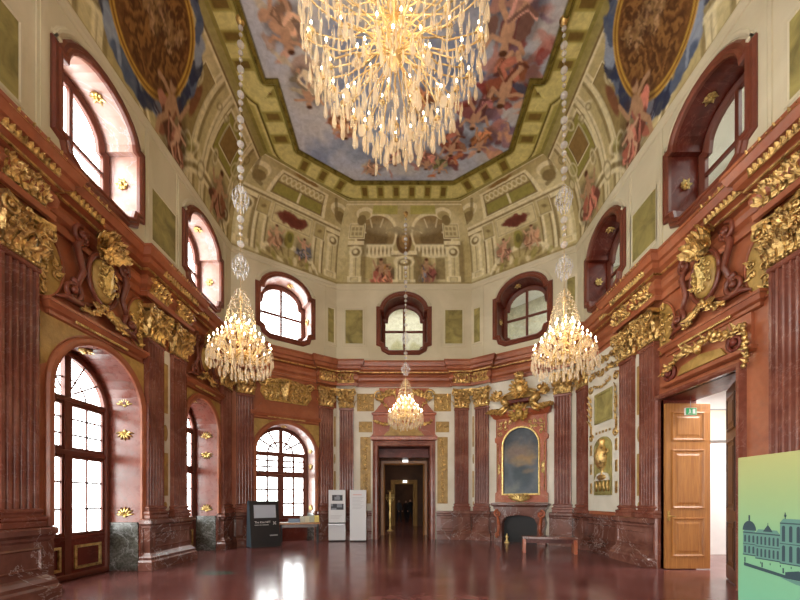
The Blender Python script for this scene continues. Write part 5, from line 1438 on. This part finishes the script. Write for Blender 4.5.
b=MB(); b.bbox(-.37,.39,-.004,.004,0,.46,.002); o=b.build('screen',pbr('pale_screen',S(176,184,196),.25),t); onface(o,1.02)
b=MB(); b.ring([(-.37,0),(.39,0),(.39,.46),(-.37,.46)],[(0,-.004),(0,-.012),(.025,-.012),(.025,0)]); o=b.build('screen_bezel',M['black'],t); onface(o,1.02)
def text(s,size,mat,parent,loc,rot,name='lettering'):
    cu=bpy.data.curves.new('t','FONT'); cu.body=s; cu.size=size; cu.extrude=.0015
    o=bpy.data.objects.new('t',cu); C.objects.link(o)
    me=bpy.data.meshes.new_from_object(o.evaluated_get(bpy.context.evaluated_depsgraph_get())); bpy.data.objects.remove(o)
    me.materials.clear(); me.materials.append(mat); o=bpy.data.objects.new(name,me); C.objects.link(o); o.parent=parent; o.location=loc; o.rotation_euler=rot; return o
WH=pbr('white_print',S(225,225,225),.6); GRY=pbr('grey_print',S(150,150,150),.6)
def facez(z,off=.008): return (-.30+z*.25/1.62-off)
text('The Kiss NFT',.098,WH,t,(-.36,facez(.84),.84),(PI/2-slope,0,0))
b=MB()
for k,(a,c) in enumerate(((-.36,-.22),(-.20,-.12),(-.10,.12))): b.box(a,c,-.002,0,0,.032)
o=b.build('small_print',GRY,t); onface(o,.76,.003)
b=MB()
for i in range(3):
    for j in range(3):
        if (i+j)%2==0: b.box(.28+i*.035,.31+i*.035,-.002,0,j*.035,.03+j*.035)
o=b.build('emblem',WH,t); onface(o,.78,.003)
b=MB(); b.box(.14,.42,-.002,0,0,.045); o=b.build('small_print',GRY,t); onface(o,.38,.003)
# display table below the window
t=thing('display_table','narrow wooden display table under the far left corner window','table',at('left_diagonal',2.30,.60),DA*.45)
b=MB(); b.bbox(-.75,.75,-.30,.30,.74,.80,.01); b.build('tabletop',M['wood'],t)
b=MB(); b.box(-.68,.68,-.26,-.24,.62,.74); b.box(-.68,.68,.24,.26,.62,.74); b.build('apron',M['wooddark'],t)
first_leg=None
for x in (-.66,.66):
    for y in (-.25,.25):
        if first_leg is None: b=MB(); b.bbox(-.03,.03,-.03,.03,0,.74,.005); first_leg=b.build('leg',M['black'],t); o=first_leg
        else: o=first_leg.copy(); C.objects.link(o); o.parent=t
        o.location=(x,y,0)
tb=t
def on_table(name,lab,cat,x,y,mb,mat,rz=0):
    o=mb.build(name,mat); c,s_=math.cos(DA*.45),math.sin(DA*.45); L=at('left_diagonal',2.30,.60)
    o.location=(L[0]+x*c-y*s_,L[1]+x*s_+y*c,.80); o.rotation_euler=(0,0,DA*.45+rz); return tag(o,lab,cat)
PB=pbr('leaflet_blue',S(96,120,150),.5)
b=MB(); b.add([(-.22,-.1,.001),(.22,-.1,.001),(.2,.12,.14),(-.2,.12,.14),(-.2,.12,.001),(.2,.12,.001)],[(0,1,2,3),(1,5,2),(0,3,4),(3,2,5,4),(0,4,5,1)]); on_table('display_folder','dark blue tilted leaflet holder on the display table','holder',-.2,0,b,pbr('folder_blue',S(52,74,100),.4))
b=MB(); b.bbox(-.14,.14,-.08,.08,0,.02,.004); on_table('leaflet_stack','pale leaflet stack at the left end of the display table','leaflets',-.56,-.05,b,WH)
for k,c_ in enumerate((S(190,196,180),S(206,204,176),S(170,180,160),S(222,206,110))):
    b=MB(); b.bbox(-.085,.085,-.05,.05,0,.22+.01*k,.004); b.add([(-.07,-.052,.03),(.07,-.052,.03),(.07,-.052,.19),(-.07,-.052,.19)],[(0,1,2,3)])
    on_table('brochure_box',('grey green brochure box, left end of the row of four on the display table','pale brochure box, second from left in the row on the display table','green brochure box, third from left in the row on the display table','yellow brochure box at the right end of the display table')[k],'box',.10+k*.178,.08,b,pbr('brochure_%d'%k,c_,.5))
# white panels
def wpanel(lab,x,y,rz,wid):
    t=thing('display_stand',lab,'stand',(x,y,0),rz)
    b=MB(); b.bbox(-wid/2+.02,wid/2-.02,-.12,.12,0,.05,.005); b.build('base',M['black'],t)
    b=MB(); b.bbox(-wid/2,wid/2,-.14,.14,.05,2.05,.006); b.build('board',pbr('panel_white',S(206,208,210),.45),t); return t
t=wpanel('left white display stand with dark pictures and a shelf ledge',-2.68,14.85,R(6),.66)
INK=pbr('dark_photo_print',S(34,34,44),.5); GR2=pbr('grey_photo_print',S(120,124,132),.5); RDP=pbr('faint_red_print',S(206,166,158),.6); LG=pbr('light_print',S(172,172,176),.6)
b=MB(); b.box(-.19,.22,-.144,-.14,1.62,1.85); b.cur=1; b.box(-.1,.12,-.147,-.144,1.66,1.78); b.box(-.02,.1,-.148,-.144,1.78,1.83); b.build('upper_photo',[INK,GR2],t)
b=MB(); b.box(-.24,.26,-.144,-.14,1.26,1.5); b.cur=1; b.box(-.22,-.02,-.147,-.144,1.26,1.33); b.box(.0,.2,-.147,-.144,1.36,1.5); b.box(-.24,-.16,-.147,-.144,1.4,1.5); b.build('lower_photo',[INK,GR2],t)
b=MB()
for k in range(3): b.box(-.25,.2-.05*k,-.143,-.14,1.02-k*.05,1.035-k*.05)
b.build('caption_lines',LG,t)
b=MB(); b.add([(-.33,-.14,.76),(.33,-.14,.76),(.33,-.34,.70),(-.33,-.34,.70),(-.33,-.14,.72),(.33,-.14,.72),(.33,-.34,.67),(-.33,-.34,.67)],[(0,1,2,3),(4,7,6,5),(3,2,6,7),(0,3,7,4),(1,5,6,2),(0,4,5,1)]); b.build('ledge',M['steel'],t)
t=wpanel('right white display stand with faint text lines beside the central doorway',-1.83,14.80,R(3),.64)
b=MB(); b.box(-.2,.14,-.143,-.14,1.84,1.88); b.build('heading',RDP,t)
b=MB()
for k in range(9): b.box(-.22,.22-.06*(k%3),-.143,-.14,1.74-k*.055,1.755-k*.055)
b.build('text_lines',LG,t)
# bench
t=thing('bench','low dark marble bench standing before the fireplace','bench',(4.52,11.55,0),R(-14))
b=MB(); b.bbox(-.80,.80,-.24,.24,.44,.52,.01); b.build('seat',M['dado'],t)
for x in (-.74,.74):
    b=MB(); b.bbox(x-.045,x+.045,-.22,.22,0,.44,.01); b.build('leg',M['redlight'],t)
b=MB(); b.box(-.7,.7,-.02,.02,.30,.44); b.build('stretcher',M['dark'],t)

# green poster board with the engraving of the palace
def poster_mat():
    m=pbr('poster_print',(.5,.6,.4),.5); n,l=nt(m); b=n['Principled BSDF']
    tc=n.new('ShaderNodeTexCoord'); sp_=n.new('ShaderNodeSeparateXYZ'); l.new(tc.outputs['Object'],sp_.inputs[0])
    mr=n.new('ShaderNodeMapRange'); l.new(sp_.outputs[2],mr.inputs[0]); mr.inputs[1].default_value=.6; mr.inputs[2].default_value=2.1
    r=ramp(n,l,mr.outputs[0],[(.0,S(106,168,134)),(.45,S(122,168,124)),(.75,S(144,166,110)),(1,S(164,166,102))]); l.new(r.outputs[0],b.inputs['Base Color']); return m
t=thing('poster_board','large green poster board with an engraved palace at the right edge','poster',(3.65,4.04,0),-PI/2)
b=MB(); b.bbox(0,2.3,0,.06,.04,2.11,.004); b.build('board',poster_mat(),t)
for x in (.25,2.05):
    b=MB(); b.bbox(x-.04,x+.04,-.0,.42,0,.03,.005); b.box(x-.015,x+.015,.06,.09,.03,1.4); b.build('foot',M['steel'],t)
I1=pbr('engraving_mid_ink',S(86,128,116),.6); I2=pbr('engraving_dark_ink',S(38,60,68),.6)
b=MB()
y0,y1=-.002,0
def fl(x0,x1,z0,z1,c): b.cur=c; b.box(x0,x1,y0-.0006*c,y1,z0,z1)
def wing(x0,x1,zb,zt,n):
    fl(x0,x1,zb,zt,0); fl(x0,x1,zt,zt+.012,1); fl(x0,x1,(zb+zt)/2-.004,(zb+zt)/2+.003,1); fl(x0-.003,x1+.003,zb-.006,zb+.004,1)
    for k in range(n):
        c=x0+(k+.5)*(x1-x0)/n; q=(x1-x0)/n*.22
        for za,zc in ((zb+.02,(zb+zt)/2-.03),((zb+zt)/2+.02,zt-.03)):
            fl(c-q,c+q,za,zc,1); b.cur=1; b.ball((c,y0,zc),(q,.001,q),8,4)
    b.cur=0; b.prism([(x0,zt+.012),(x1,zt+.012),(x1-.03,zt+.05),(x0+.03,zt+.05)],y0,y1)
b.cur=0
wing(.06,.20,1.07,1.30,3)
b.cur=1; b.prism([(.13+.075*math.cos(PI*i/14),1.33+.10*math.sin(PI*i/14)) for i in range(15)],y0-.001,y1); fl(.122,.138,1.43,1.49,1)
wing(.20,.45,1.05,1.30,6); b.cur=1; b.prism([(.28,1.33),(.38,1.33),(.33,1.40)],y0-.001,y1); fl(.328,.332,1.38,1.42,1)
wing(.45,1.05,1.04,1.42,9); wing(1.05,1.30,1.05,1.30,6); wing(1.30,1.44,1.07,1.30,3)
for x in (.5,.75,1.0): b.cur=1; b.tube([(x,y0-.001,1.47),(x,y0-.001,1.53)],.004,4); b.ball((x,y0,1.5),(.012,.001,.015),6,4)
b.cur=1; b.prism([(.07,.985),(.5,.93),(.5,.90),(.07,.95)],y0-.001,y1); b.prism([(.5,.96),(.62,.99),(.8,.93),(1.3,.93),(1.3,.90),(.5,.90)],y0-.001,y1)
for x,z in ((.08,.99),(.27,.965),(.48,.945)): b.cur=1; fl(x-.006,x+.006,z,z+.05,1)
b.cur=0; b.prism([(.45,.90),(1.4,.88),(1.4,.84),(.6,.86)],y0,y1)
for k in range(9): fl(.25+.1*k,.256+.1*k,1.0,1.02,1)
b.build('engraving',[I1,I2],t)

# ------------------------------------------------------------------ daylight
W=bpy.data.worlds.new('World'); bpy.context.scene.world=W; W.use_nodes=True
bg=W.node_tree.nodes['Background']; bg.inputs[0].default_value=(1.0,.98,.94,1); bg.inputs[1].default_value=SKY
def portal(w,u,z,sx,sy):
    l=bpy.data.lights.new('window_portal','AREA'); l.shape='RECTANGLE'; l.size=sx; l.size_y=sy; l.cycles.is_portal=True
    o=bpy.data.objects.new('window_portal',l); C.objects.link(o); o.location=at(w,u,-(THK+.05),z); o.rotation_euler=(-PI/2,0,wrot(w))
for w,L in low_open.items():
    if w in('back','right'): continue
    for (u,hw,sp,k) in L: portal(w,u,(sp+hw)/2,2*hw,sp+hw)
for w in ('left','left_diagonal','near','near_left_diagonal'):
    for u in up_open[w]: portal(w,u,9.1,2,2.4)

sc=bpy.context.scene
cam=bpy.data.cameras.new('camera'); co=bpy.data.objects.new('camera',cam); C.objects.link(co); sc.camera=co
co.location=(0,0,1.65); co.rotation_euler=(PI/2,0,0); cam.sensor_width=36; cam.lens=36*370/800; cam.shift_x=-4/800; cam.shift_y=200/800; cam.clip_start=.05
sc.view_settings.view_transform='Standard'; sc.view_settings.look='None'; sc.view_settings.exposure=EXPO; sc.view_settings.gamma=1
sc.view_settings.use_curve_mapping=False
sc.cycles.max_bounces=8; sc.cycles.diffuse_bounces=5; sc.cycles.transparent_max_bounces=24; sc.cycles.sample_clamp_indirect=6
